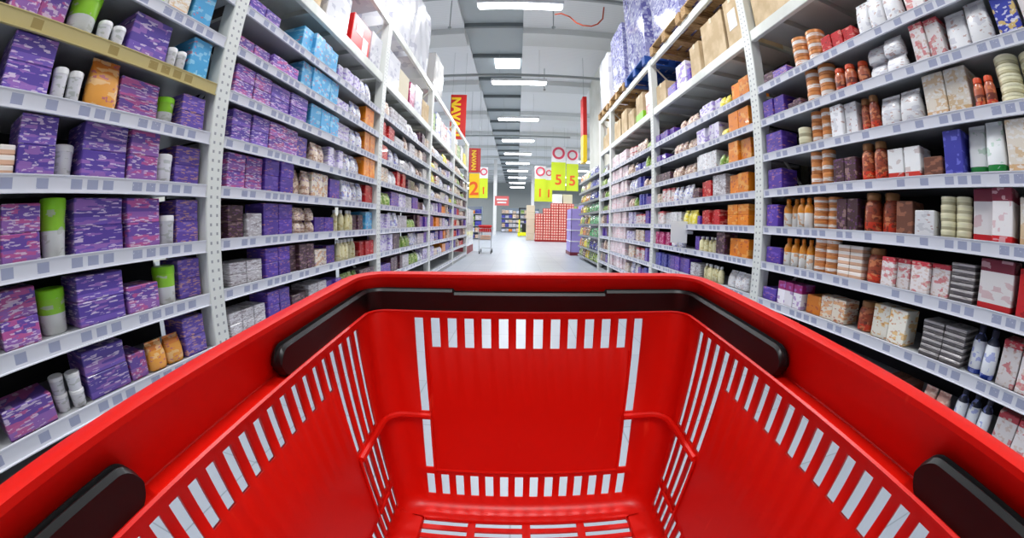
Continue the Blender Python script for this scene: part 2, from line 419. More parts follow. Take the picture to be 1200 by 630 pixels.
# black folding handles: U shaped straps lying in the rim
def strap(pathpts, z0, z1, th, round_end=True):
    """vertical strap following pathpts (x,y); ends rounded"""
    m = MB(); N = len(pathpts); secs = []
    for k, (x, y, za, zb) in enumerate(pathpts):
        a = Vector(pathpts[max(0, k - 1)][:2]); c = Vector(pathpts[min(N - 1, k + 1)][:2]); t = (c - a).normalized(); nn = Vector((-t.y, t.x))
        p = Vector((x, y)); h = zb - za; e = min(.014, h * .3)
        prof = [(-th, za + e), (-th, zb - e), (-th + e, zb), (-.012, zb), (-.008, zb - .012), (.008, zb - .012), (.012, zb), (th - e, zb), (th, zb - e), (th, za + e), (th - e, za), (-th + e, za)]
        secs.append([bk((p.x + nn.x * o, p.y + nn.y * o, z)) for o, z in prof])
    K = len(secs[0])
    for s_ in secs: m.v += s_
    for k in range(N - 1):
        for j in range(K):
            m.f.append((k * K + j, k * K + (j + 1) % K, (k + 1) * K + (j + 1) % K, (k + 1) * K + j)); m.mi.append(0)
    m.f.append(tuple(range(K))); m.mi.append(0); m.f.append(tuple((N - 1) * K + j for j in range(K))); m.mi.append(0)
    return m
def handle_path(yend, ybar, xs_, z0, z1, r=.12, rr=.068):
    sg = 1 if ybar > yend else -1
    half = []
    zc = (z0 + z1) / 2; hh = (z1 - z0) / 2
    for k in range(9):        # rounded end cap
        q = k / 8 * PI / 2; d = rr * (1 - math.cos(PI / 2 - q) if False else 1 - math.sin(q)); half.append((-xs_, yend + sg * d, None, math.cos(q)))
    half = []
    for k in range(9):
        q = k / 8 * PI / 2
        half.append((-xs_, yend + sg * rr * (1 - math.cos(q)), zc - hh * max(.12, math.sin(q)), zc + hh * max(.12, math.sin(q))))
    half.append((-xs_, yend + sg * .5, z0, z1))
    for k in range(7):
        q = k / 6 * PI / 2; half.append((-xs_ + r - r * math.cos(q), ybar - sg * r + sg * r * math.sin(q), z0, z1))
    half += [(-.475, ybar, z0, z1), (-.462, ybar, z0, z1 - .016)]
    other = [(-x, y, a, b_) for x, y, a, b_ in reversed(half)]
    return half + other
for (yend, ybar, nm, lab) in ((1.185, 2.245, 'handle', 'black handle folded along the far rim'), (.395, -.835, 'handle', 'black handle folded towards the near end')):
    path = handle_path(yend, ybar, 1.045, -.706, -.556)
    h_ = obj(nm, strap(path, 0, 0, .030), M['black'], basket, smooth=True); h_['label'] = lab
    g = MB()
    gp = [(x, ybar, -.700, -.572) for x in (-.463, -.45, -.2, 0, .2, .45, .463)]
    g = strap(gp, 0, 0, .036); gr = obj('grip', g, M['black'], h_, smooth=True)
PRODUCTS = [
    (('L', 1, 1.09), [('wc', 0.716, 0.933, 0.18, 1), ('gr', 0.933, 1.052, 0.18, 1), ('cr', 1.052, 1.207, 0.18, 1), ('bl', 1.229, 1.397, 0.22, 1)]),
    (('L', 1, 0.8), [('pp', 0.207, 0.513, 0.2, 1), ('gt', 0.528, 0.701, 0.2, 1), ('wt', 0.701, 0.863, 0.1, 1), ('pv', 0.879, 1.149, 0.21, 1), ('wt', 1.149, 1.294, 0.11, 1), ('bl', 1.301, 1.459, 0.22, 1)]),
    (('L', 1, 0.52), [('pv', 0.286, 0.518, 0.11, 2), ('wt', 0.532, 0.693, 0.13, 1), ('ob', 0.712, 0.901, 0.22, 1), ('pp', 0.906, 1.167, 0.09, 2), ('gt', 1.173, 1.296, 0.14, 1), ('vg', 1.309, 1.491, 0.09, 2)]),
    (('L', 1, 0.235), [('st', 0.333, 0.413, 0.035, 3), ('pv', 0.413, 0.604, 0.11, 2), ('wt', 0.608, 0.727, 0.13, 1), ('pv', 0.736, 0.997, 0.115, 2), ('pp', 1.002, 1.192, 0.115, 2), ('wt', 1.198, 1.317, 0.14, 1), ('vg', 1.329, 1.533, 0.1, 2)]),
    (('L', 1, -0.06), [('pp', 0.355, 0.547, 0.1, 2), ('gt', 0.564, 0.701, 0.22, 1), ('pv', 0.718, 1.002, 0.11, 2), ('pp', 1.013, 1.224, 0.11, 2), ('wt', 1.23, 1.337, 0.14, 1), ('vg', 1.349, 1.546, 0.11, 2)]),
    (('L', 1, -0.345), [('pp', 0.316, 0.506, 0.1, 2), ('gt', 0.523, 0.68, 0.17, 1), ('pv', 0.698, 0.968, 0.1, 2), ('pp', 0.979, 1.186, 0.12, 1), ('gt', 1.197, 1.336, 0.18, 1), ('vg', 1.349, 1.529, 0.1, 2)]),
    (('L', 1, -0.64), [('pp', 0.21, 0.487, 0.11, 1), ('wt', 0.496, 0.657, 0.07, 2), ('pv', 0.671, 0.923, 0.1, 2), ('pp', 0.933, 1.045, 0.12, 1), ('ob', 1.057, 1.302, 0.14, 1), ('vg', 1.315, 1.48, 0.1, 2)]),
    (('L', 2, 1.38), [('pv', 1.63, 2.064, 0.1, 1), ('bl', 2.431, 3.093, 0.24, 1), ('pw', 3.131, 3.68, 0.16, 1), ('wb', 3.705, 4.023, 0.2, 1)]),
    (('L', 2, 1.09), [('pp', 1.651, 2.437, 0.11, 1), ('bl', 2.477, 3.129, 0.22, 1), ('pw', 3.166, 3.448, 0.12, 1), ('wb', 3.47, 3.745, 0.18, 1), ('or', 3.819, 4.084, 0.22, 1)]),
    (('L', 2, 0.8), [('pp', 1.706, 2.105, 0.1, 2), ('pv', 2.116, 2.613, 0.1, 2), ('bl', 2.67, 3.205, 0.2, 1), ('pw', 3.242, 3.502, 0.09, 2), ('wb', 3.524, 3.796, 0.18, 1), ('or', 3.845, 4.161, 0.22, 1)]),
    (('L', 2, 0.52), [('pv', 1.752, 2.128, 0.1, 2), ('pp', 2.138, 2.528, 0.1, 2), ('vg', 2.54, 2.701, 0.18, 1), ('br', 2.744, 2.987, 0.17, 1), ('pw', 3.036, 3.339, 0.09, 2), ('wb', 3.378, 3.809, 0.18, 1), ('or', 3.857, 4.195, 0.22, 1)]),
    (('L', 2, 0.235), [('pp', 1.757, 2.121, 0.11, 2), ('vi', 2.131, 2.483, 0.115, 2), ('br', 2.507, 2.744, 0.2, 1), ('cp', 2.758, 3.046, 0.2, 1), ('vi', 3.079, 3.29, 0.18, 1), ('wb', 3.365, 3.857, 0.2, 1), ('rd', 3.93, 4.219, 0.2, 1)]),
    (('L', 2, -0.06), [('dk', 1.769, 1.937, 0.1, 2), ('sv', 1.937, 2.103, 0.15, 1), ('vi', 2.123, 2.494, 0.11, 2), ('br', 2.506, 2.84, 0.1, 2), ('vi', 2.87, 3.228, 0.13, 1), ('cb', 3.264, 3.619, 0.2, 1), ('dk', 3.64, 3.892, 0.16, 1), ('bl', 3.941, 4.23, 0.2, 1)]),
    (('L', 2, -0.345), [('sv', 1.754, 2.091, 0.07, 2), ('vi', 2.12, 2.436, 0.1, 2), ('dk', 2.448, 2.803, 0.1, 2), ('cp', 2.818, 3.05, 0.14, 1), ('vi', 3.067, 3.24, 0.16, 1), ('cb', 3.276, 3.748, 0.2, 1), ('rd', 3.841, 4.229, 0.16, 1)]),
    (('L', 2, -0.64), [('sv', 1.711, 2.094, 0.07, 2), ('vi', 2.115, 2.404, 0.1, 2), ('dk', 2.428, 2.69, 0.12, 1), ('sv', 2.704, 3.026, 0.08, 2), ('vi', 3.06, 3.311, 0.14, 1), ('gn', 3.35, 3.73, 0.16, 1), ('dk', 3.754, 4.187, 0.15, 1)]),
    (('R', 1, 1.28), [('dk', 2.468, 2.626, 0.1, 1), ('vg', 2.261, 2.468, 0.08, 1), ('tn', 1.872, 2.203, 0.085, 3), ('rd', 1.518, 1.832, 0.13, 1), ('wg', 1.069, 1.484, 0.26, 1), ('rw', 0.881, 1.025, 0.22, 1), ('wg', 0.404, 0.867, 0.2, 1), ('dk', 0.003, 0.404, 0.16, 1)]),
    (('R', 1, 0.98), [('vi', 2.373, 2.671, 0.16, 1), ('dk', 2.152, 2.35, 0.07, 1), ('tn', 1.819, 2.121, 0.085, 3), ('ro', 1.488, 1.783, 0.17, 1), ('wg', 1.14, 1.464, 0.115, 2), ('rw', 0.837, 1.058, 0.23, 1), ('wg', 0.5, 0.824, 0.24, 1), ('by', 0.318, 0.471, 0.2, 1), ('rw', 0.081, 0.307, 0.2, 1)]),
    (('R', 1, 0.68), [('vi', 2.417, 2.708, 0.17, 1), ('cs', 2.13, 2.253, 0.07, 2), ('tn', 1.895, 2.12, 0.08, 3), ('wc', 1.626, 1.859, 0.22, 1), ('rj', 1.436, 1.602, 0.22, 1), ('wg', 1.09, 1.421, 0.19, 1), ('cr', 0.75, 1.065, 0.24, 1), ('ro', 0.589, 0.733, 0.15, 1), ('cs', 0.27, 0.573, 0.045, 5)]),
    (('R', 1, 0.38), [('vi', 2.462, 2.727, 0.17, 1), ('tn', 1.891, 2.128, 0.08, 3), ('dk', 1.646, 1.865, 0.16, 1), ('rj', 1.406, 1.616, 0.23, 1), ('wd', 1.139, 1.386, 0.17, 1), ('bn', 0.984, 1.115, 0.1, 1), ('bt', 0.837, 0.972, 0.22, 1), ('wgr', 0.583, 0.826, 0.24, 1), ('cr', 0.3, 0.568, 0.23, 1)]),
    (('R', 1, 0.08), [('vi', 2.496, 2.699, 0.18, 1), ('ot', 2.29, 2.462, 0.22, 1), ('ot', 2.121, 2.279, 0.22, 1), ('tn', 1.853, 2.102, 0.055, 4), ('dk', 1.639, 1.837, 0.2, 1), ('rj', 1.343, 1.609, 0.23, 1), ('bn', 1.202, 1.329, 0.18, 1), ('wc', 1.046, 1.19, 0.13, 1), ('cs', 0.822, 1.022, 0.04, 5), ('wm', 0.554, 0.806, 0.24, 1), ('cr', 0.302, 0.534, 0.2, 1)]),
    (('R', 1, -0.21), [('vi', 2.453, 2.716, 0.13, 1), ('ot', 2.249, 2.43, 0.21, 1), ('ot', 2.091, 2.238, 0.21, 1), ('tn', 1.833, 2.072, 0.06, 4), ('st', 1.588, 1.816, 0.04, 5), ('rj', 1.43, 1.573, 0.2, 1), ('rw', 1.211, 1.416, 0.16, 1), ('rw', 0.931, 1.193, 0.16, 1), ('gs', 0.766, 0.92, 0.03, 6), ('wm', 0.518, 0.745, 0.22, 1), ('rd', 0.272, 0.498, 0.2, 1)]),
    (('R', 1, -0.51), [('vi', 2.466, 2.674, 0.1, 1), ('wmg', 2.142, 2.443, 0.18, 1), ('or', 1.951, 2.113, 0.13, 1), ('ow', 1.693, 1.951, 0.15, 1), ('rj', 1.476, 1.613, 0.18, 1), ('wy', 1.172, 1.447, 0.19, 1), ('gs', 0.763, 1.058, 0.03, 6), ('wbl', 0.554, 0.74, 0.22, 1), ('rw', 0.18, 0.533, 0.2, 1)]),
    (('R', 1, -0.8), [('bn', 1.025, 1.231, 0.12, 1), ('pkb', 0.771, 0.96, 0.15, 1), ('wbl', 0.486, 0.734, 0.22, 1), ('rw', 0.192, 0.452, 0.2, 1), ('wg', -0.088, 0.181, 0.2, 1)]),
    (('R', 2, 1.28), [('vi', 4.725, 5.358, 0.12, 1), ('br', 3.986, 4.466, 0.12, 1), ('pw', 3.442, 3.94, 0.14, 1), ('yl', 3.242, 3.423, 0.12, 1), ('or', 2.84, 3.207, 0.19, 1)]),
    (('R', 2, 0.98), [('vi', 4.997, 5.339, 0.1, 1), ('br', 4.065, 4.69, 0.14, 1), ('pw', 3.465, 3.996, 0.18, 1), ('yl', 3.304, 3.428, 0.08, 1), ('or', 2.892, 3.27, 0.2, 1)]),
    (('R', 2, 0.68), [('dk', 4.819, 5.381, 0.12, 1), ('br', 4.129, 4.76, 0.14, 1), ('wc', 3.545, 4.06, 0.19, 1), ('gn', 3.332, 3.49, 0.12, 1), ('or', 2.926, 3.298, 0.21, 1)]),
    (('R', 2, 0.38), [('cp', 5.133, 5.34, 0.14, 1), ('rw', 4.729, 5.1, 0.19, 1), ('wb', 4.133, 4.701, 0.18, 1), ('dk', 3.953, 4.11, 0.12, 1), ('rd', 3.667, 3.932, 0.18, 1), ('sv', 3.376, 3.648, 0.22, 1), ('or', 2.942, 3.326, 0.19, 1)]),
    (('R', 2, 0.08), [('rw', 5.052, 5.359, 0.18, 1), ('wc', 4.468, 5.02, 0.16, 1), ('yl', 4.032, 4.39, 0.17, 1), ('vi', 3.944, 4.009, 0.1, 1), ('rd', 3.475, 3.922, 0.16, 1), ('or', 2.938, 3.32, 0.1, 2)]),
    (('R', 2, -0.21), [('mg', 4.809, 5.333, 0.18, 1), ('wb', 4.444, 4.749, 0.14, 1), ('vi', 3.964, 4.076, 0.16, 1), ('cb', 3.599, 3.942, 0.16, 1), ('dk', 3.348, 3.58, 0.22, 1), ('or', 2.917, 3.298, 0.17, 1)]),
    (('R', 2, -0.51), [('bt', 4.8, 5.294, 0.18, 1), ('vi', 4.154, 4.741, 0.18, 1), ('sv', 3.882, 4.131, 0.15, 1), ('cb', 3.395, 3.839, 0.17, 1), ('wg', 2.904, 3.308, 0.16, 1)]),
]
# ------------------------------------------------------------------ the hall
def B(*d, c=0.0):
    m = MB(); m.box(*d, c=c); return m
YB, YE = -3.0, 58.0
struct('floor', B(-13, 14, YB, YE, -.1, 0), M['floor'])
CH = 6.35 + H
struct('wall_right', B(3.12, 3.4, YB, 16.2, 0, CH), M['wall'])
struct('wall_east', B(14, 14.2, 16.2, YE, 0, CH), M['wall'])
struct('wall_front', B(3.4, 14, 16.0, 16.2, 0, CH), M['wall'])
struct('wall_left', B(-13.2, -13, YB, YE, 0, CH), M['wall'])
struct('wall_far', B(-13, 14, YE, YE + .2, 0, CH), M['farwall'])
cl = MB(); cl.box(-13.2, -1.75, YB, YE, CH, CH + .2); cl.box(.1, 14.2, YB, YE, CH, CH + .2); struct('ceiling', cl, M['ceil'])
st = MB(); st.box(-1.75, .1, YB, YE, CH + .12, CH + .3); struct('ceiling_strip', st, M['strip'])
for yy in [1.4 + 2.4 * k for k in range(23)]:
    struct('ceiling_joint', B(-1.75, .1, yy, yy + .12, CH - .02, CH + .13), M['stripdark'])
for k in range(12):
    yy = 1.6 + 4.75 * k
    t_ = MB(); t_.box(-13, -1.75, yy, yy + .95, CH - .22, CH + .02); t_.box(.1, 14 if yy > 16 else 3.12, yy, yy + .95, CH - .22, CH + .02)
    struct('ceiling_beam', t_, M['cbeam'])
skl = tag(obj('skylight', B(-.95, .02, 13.55, 14.55, CH - .02, CH + .1), M['sky']), 'bright skylight panel set in the grey ceiling strip', 'skylight')

# hanging lamps across the aisle
def lamp_things():
    first = None
    ys = [-2.1, 2.9, 7.7, 12.75, 17.6, 22.3, 26.6, 30.8, 35.2, 40.3, 45.5, 51.0]
    ords = ['first', 'second', 'third', 'fourth', 'fifth', 'sixth', 'seventh', 'eighth', 'ninth', 'tenth', 'eleventh', 'twelfth', 'thirteenth']
    for k, y in enumerate(ys):
        if first is None:
            e = bpy.data.objects.new('ceiling_light', None); COL.objects.link(e)
            obj('lamp_housing', B(-.97, .97, -.13, .13, .03, .13, c=.01), M['housing'], e)
            d = MB(); d.tube([(-.94, 0, 0), (-.9, 0, 0), (.9, 0, 0), (.94, 0, 0)], [.04, .075, .075, .04], 12); obj('lamp_tube', d, M['lamp'], e, smooth=True)
            for sx in (-.7, .7):
                w = MB(); w.tube([(sx, 0, .12), (sx, 0, 1.33)], .004, 5); obj('suspension_wire', w, M['conduit'], e)
            first = e; o = e
        else: o = copy_tree(first)
        o.location = (0, y, 5.0 + H)
        if k < 2: o['label'] = 'long white fluorescent ceiling light hanging overhead, ' + ('behind the basket' if k == 0 else 'just ahead of the basket')
        elif k == 2: o['label'] = 'nearest visible fluorescent ceiling light, long and bright, above the aisle'
        else: o['label'] = '%s fluorescent ceiling light visible down the aisle, counting from the nearest' % ords[k - 2]
        o['category'] = 'ceiling light'; o['group'] = 'fluorescent lights above the aisle'
        L = bpy.data.lights.new('lamp_glow', 'AREA'); L.shape = 'RECTANGLE'; L.size = 1.9; L.size_y = .3; L.energy = POW * (1.0 if k < 4 else .6); L.color = (.97, .985, 1)
        lo = bpy.data.objects.new('lamp_glow', L); COL.objects.link(lo); lo.location = (0, y, 4.9 + H)
        if k in (2, 3, 5):
            r = tag(obj('light_rail', B(-4.2, 3.1, y - .04, y + .04, 5.3 + H - .04, 5.3 + H + .04), M['conduit']),
                    {2: 'grey conduit rail running across above the nearest visible ceiling light', 3: 'grey conduit rail running across above the second visible ceiling light', 5: 'grey conduit rail above the fourth visible ceiling light'}[k], 'rail', 'conduit rails across the ceiling')
    # lamps of the neighbouring aisles
    for X, yy in ((5.6, (19, 24, 29, 34, 39, 46, 53)), (-6.5, (4, 9, 14, 19, 24, 29, 34, 39, 46, 53))):
        for y in yy:
            o = copy_tree(first); o.location = (X, y, 5.0 + H)
            o['label'] = 'fluorescent ceiling light over the neighbouring aisle on the %s, about %d metres off' % ('right' if X > 0 else 'left', y)
            o['category'] = 'ceiling light'; o['group'] = 'fluorescent lights of the neighbouring aisles'
            L = bpy.data.lights.new('lamp_glow', 'AREA'); L.shape = 'RECTANGLE'; L.size = 1.9; L.size_y = .3; L.energy = POW * 1.15; L.color = (.97, .985, 1)
            lo = bpy.data.objects.new('lamp_glow', L); COL.objects.link(lo); lo.location = (X, y, 4.9 + H)
POW = 225
lamp_things()
c_ = MB(); c_.tube([(.8, 8.0, 6.06), (.95, 8, 6.1), (1.15, 8, 6.02), (1.3, 8, 5.86), (1.45, 8, 5.80), (1.65, 8, 5.80), (1.8, 8, 5.88), (1.93, 8, 6.05), (1.98, 8, 6.4)], .018, 8)
tag(obj('power_cable', c_, M['cable'], smooth=True), 'orange cable drooping below the ceiling near the nearest visible light', 'cable')
for k, (x, y) in enumerate(((-1.9, 9.4), (.9, 9.4), (1.0, 14.5))):
    d = MB(); d.tube([(x, y, CH), (x, y, CH - .9)], .015, 6); d.lathe([(.03, CH - .98), (.05, CH - .96), (.05, CH - .92), (.02, CH - .9)], 10, x, y)
    tag(obj('sprinkler', d, M['conduit']), 'small sprinkler hanging on a thin pipe ' + ('left of the grey ceiling strip', 'right of the grey ceiling strip, nearer', 'right of the grey ceiling strip, farther')[k], 'sprinkler', 'ceiling sprinklers')

# ------------------------------------------------------------------ racks
LH = [1.38, 1.09, .80, .52, .235, -.06, -.345, -.64, -.92]
RH = [1.28, .98, .68, .38, .08, -.21, -.51, -.80]
BEAM1, BEAM2 = 1.79, 2.63
ORD = ['top', 'second', 'third', 'fourth', 'fifth', 'sixth', 'seventh', 'eighth', 'lowest']
def bay(length, heights, label, x, y, side, gold=None, closed_end=True):
    """local frame: front at x=0 facing +x, rack runs in -x, y from 0 to length"""
    e = bpy.data.objects.new('rack_bay', None); COL.objects.link(e); tag(e, label, 'rack', 'white pallet racks lining the aisle')
    d = 1.0; top = BEAM2 + H + .054
    for ys in ([0] if closed_end else [0, length]):
        for nm, x0 in (('upright_post', 0), ('rear_post', -d)):
            p = MB(); p.box(-.105, 0, -.062, .062, 0, top, c=.006)
            o = obj(nm, p, M['post'], e); o.location = (x0 if x0 == 0 else x0 + .105, ys, 0)
        br_ = MB()
        for k in range(4):
            za, zb = .3 + k * .85, .3 + (k + 1) * .85
            br_.tube([(-.06, ys, za if k % 2 == 0 else zb), (-d + .06, ys, zb if k % 2 == 0 else za)], .014, 6)
        obj('brace', br_, M['post'], e)
    for zz in (BEAM1, BEAM2):
        for x0 in (-.055, -d + .02):
            m = MB(); m.box(x0, x0 + .045, .064, length - .064, zz + H - .055, zz + H + .055, c=.005); obj('beam', m, M['beam'], e)
    m = MB(); m.box(-d + .03, -.06, .064, length - .064, BEAM1 + H + .02, BEAM1 + H + .055)
    k = .45
    while k < length - .1: m.box(-d + .06, -.06, k - .03, k + .03, BEAM1 + H - .03, BEAM1 + H + .02); k += .45
    obj('deck', m, M['deck'], e)
    m = MB(); m.box(-.58, -.56, .064, length - .064, .05, BEAM1 + H - .06); obj('back_panel', m, M['back'], e)
    m = MB(); m.box(-.50, -.03, .064, length - .064, 0, .09); obj('plinth', m, M['shelf'], e)
    for i, h in enumerate(heights):
        z = h + H
        m = MB(); m.box(-.56, -.012, .064, length - .064, z - .032, z - .006); m.box(-.03, -.012, .064, length - .064, z - .055, z - .006)
        s_ = obj('shelf', m, M['shelf'], e)
        r = MB(); r.quad([(-.010, .064, -.031), (-.010, length - .064, -.031), (-.002, length - .064, .031), (-.002, .064, .031)])
        r.box(-.012, -.010, .064, length - .064, -.033, .031); r.box(-.012, 0, .064, length - .064, .029, .033); r.box(-.012, .003, .064, length - .064, -.034, -.030)
        ro = obj('price_rail', r, M['goldrail'] if gold == i else M['rail'], s_); ro.location = (0, 0, z - .033)
    e.location = (x, y, 0); e.rotation_euler = (0, 0, 0 if side == 'L' else PI)
    return e
LNAME = ['nearest left rack bay', 'second left rack bay', 'third left rack bay', 'fourth left rack bay', 'farthest left rack bay']
RNAME = ['nearest right rack bay', 'second right rack bay', 'third right rack bay', 'right rack end bay']
for k in range(5):
    bay(BAY, LH, ['white rack bay on the left nearest the basket, with a gold-edged shelf', 'second white rack bay on the left, packed with violet boxes and sky-blue boxes', 'third white rack bay on the left, mixed grey and brown goods', 'fourth white rack bay on the left, seen steeply', 'last white rack bay on the left, beside the hanging red banner'][k],
        -WL, -1.1 + BAY * k, 'L', gold=2 if k == 0 else None, closed_end=k < 4)
for k, (y0, ln) in enumerate(((.05, 2.7), (2.75, 2.7), (5.45, 2.7), (8.15, 1.05))):
    bay(ln, RH, ['white rack bay on the right nearest the basket, with orange tins', 'second white rack bay on the right, with orange cartons beside its near post', 'third white rack bay on the right, with pinkish-white boxes at its far end', 'short white rack bay at the far end of the right rack'][k],
        WR, y0 + ln, 'R', closed_end=k != 0)

# ------------------------------------------------------------------ goods
P = {
 'pv': printed('print_purple', [(0, (.47, .36, .74)), (.30, (.36, .27, .64))], (.66, .46, .76), (.93, .86, .94), .30, .15),
 'pp': printed('print_pink_purple', [(0, (.60, .40, .72)), (.45, (.43, .30, .66))], (.82, .36, .58), (.93, .86, .94), .34, .2),
 'vg': printed('print_violet_gold', [(0, (.40, .30, .68))], (.58, .48, .80), (.88, .66, .50), .24, .18),
 'vi': printed('print_violet', [(0, (.34, .22, .64))], (.48, .36, .76), (.80, .52, .50), .22, .08),
 'bl': printed('print_sky_blue', [(0, (.30, .66, .86))], (.62, .84, .94), (.86, .40, .42), .3, .07),
 'wt': printed('print_white_tub', [(0, (.88, .88, .90))], (.72, .74, .72), None, .25),
 'gt': printed('print_lime_tub', [(0, (.86, .87, .86)), (.55, (.58, .82, .18))], (.75, .76, .72), None, .15),
 'gr': printed('print_green', [(0, (.88, .88, .86)), (.5, (.50, .78, .12))], (.70, .90, .3), None, .15),
 'ob': printed('print_orange', [(0, (.90, .62, .26)), (.7, (.86, .50, .16))], (.93, .78, .56), (.70, .32, .5), .25, .08),
 'or': printed('print_orange_box', [(0, (.93, .53, .10))], (.97, .70, .36), (.78, .34, .22), .2, .1, (2, 3, 4)),
 'ow': printed('print_orange_cream', [(0, (.92, .87, .80))], (.90, .60, .30), (.70, .30, .2), .35, .12),
 'st': printed('print_peach_stripe', [(0, (.90, .72, .60)), (.5, (.96, .93, .90))], None, None),
 'wc': printed('print_white_carton', [(0, (.92, .92, .93))], (.80, .80, .82), (.7, .5, .45), .2, .05),
 'cr': printed('print_cream_box', [(0, (.88, .72, .55)), (.15, (.92, .88, .82))], (.86, .72, .52), (.96, .95, .94), .3, .3),
 'wb': printed('print_white_blue', [(0, (.90, .91, .94))], (.38, .42, .78), (.76, .62, .60), .28, .15),
 'pw': printed('print_lilac_white', [(0, (.88, .86, .93))], (.55, .42, .80), None, .3),
 'br': printed('print_brown_cream', [(0, (.88, .80, .72))], (.58, .36, .24), (.46, .32, .6), .4, .12),
 'cp': printed('print_cream_brown', [(0, (.90, .86, .80))], (.80, .58, .36), (.50, .34, .62), .35, .12),
 'cb': printed('print_cream_bottle', [(0, (.93, .90, .72))], (.80, .72, .42), None, .2),
 'dk': printed('print_dark_brown', [(0, (.30, .20, .22))], (.62, .50, .48), (.45, .25, .5), .22, .12),
 'sv': printed('print_silver', [(0, (.78, .76, .78))], (.55, .50, .52), (.94, .94, .95), .3, .3),
 'rd': printed('print_red', [(0, (.80, .14, .16))], (.93, .60, .55), (.55, .08, .10), .2, .15),
 'rw': printed('print_red_white', [(0, (.92, .89, .89)), (.85, (.80, .25, .3))], (.82, .24, .28), (.85, .75, .70), .22, .2),
 'ro': printed('print_red_jar', [(0, (.78, .22, .12)), (.25, (.45, .20, .16)), (.5, (.72, .36, .24))], (.9, .55, .35), None, .25),
 'wg': printed('print_white_bag', [(0, (.93, .93, .94))], (.80, .80, .84), (.72, .55, .50), .22, .08),
 'by': printed('print_blue_yellow', [(0, (.22, .26, .66))], (.93, .80, .3), (.9, .9, .95), .25, .15),
 'cs': printed('print_cream_tub', [(0, (.78, .75, .60)), (.5, (.93, .91, .76))], None, None),
 'tn': printed('print_round_tin', [(0, (.80, .50, .26)), (.42, (.93, .90, .88)), (.86, (.82, .54, .30))], (.88, .62, .40), None, .18),
 'rj': printed('print_red_brown', [(0, (.82, .22, .10)), (.3, (.60, .26, .16))], (.84, .52, .34), (.36, .16, .12), .3, .22),
 'wd': printed('print_white_red_base', [(0, (.80, .20, .14)), (.2, (.93, .93, .93))], (.78, .72, .70), None, .14),
 'bn': printed('print_brown', [(0, (.42, .26, .20))], (.62, .40, .30), None, .25),
 'bt': printed('print_royal_blue', [(0, (.24, .24, .62))], (.45, .46, .82), None, .25),
 'wgr': printed('print_white_green_base', [(0, (.10, .50, .22)), (.16, (.94, .95, .95))], (.70, .82, .74), None, .12),
 'ot': printed('print_orange_top', [(0, (.95, .94, .92)), (.58, (.90, .56, .12))], (.90, .62, .3), None, .16),
 'wm': printed('print_maroon_top', [(0, (.80, .12, .14)), (.13, (.94, .92, .92)), (.75, (.50, .14, .22))], (.86, .70, .72), None, .14),
 'gs': printed('print_dark_slab', [(0, (.35, .33, .34)), (.6, (.78, .76, .76))], (.5, .48, .46), None, .25),
 'wmg': printed('print_magenta_top', [(0, (.93, .91, .94)), (.65, (.60, .12, .42))], (.62, .42, .72), None, .2),
 'wy': printed('print_white_amber', [(0, (.93, .91, .86))], (.90, .70, .30), (.8, .5, .2), .3, .1),
 'wbl': printed('print_blue_base', [(0, (.14, .26, .66)), (.12, (.93, .94, .96)), (.8, (.14, .16, .26))], (.55, .60, .86), None, .2),
 'pkb': printed('print_pink_beige', [(0, (.82, .62, .56))], (.93, .82, .76), None, .3),
 'yl': printed('print_yellow', [(0, (.93, .86, .25))], (.96, .94, .70), None, .25),
 'gn': printed('print_leaf_green', [(0, (.48, .62, .26))], (.86, .88, .60), None, .3),
 'mg': printed('print_magenta', [(0, (.72, .16, .42))], (.92, .70, .80), None, .25),
 'pk': printed('print_pale_pink', [(0, (.93, .85, .87))], (.90, .62, .68), (.98, .96, .97), .22, .3),
 'tan': printed('print_tan', [(0, (.80, .70, .56))], (.9, .82, .7), None, .3),
}
LIDS = {'gt': mat('lime_lid', (.55, .85, .12), .4), 'tub': mat('white_lid', (.93, .93, .93), .4), 'tin': mat('tin_lid', (.86, .56, .32), .35, .2), 'ro': mat('orange_lid', (.90, .32, .14), .4), 'rj': mat('bronze_lid', (.60, .42, .26), .4, .3), 'cs': mat('cream_lid', (.93, .91, .78), .4), 'wbl': mat('navy_cap', (.10, .11, .2), .4)}
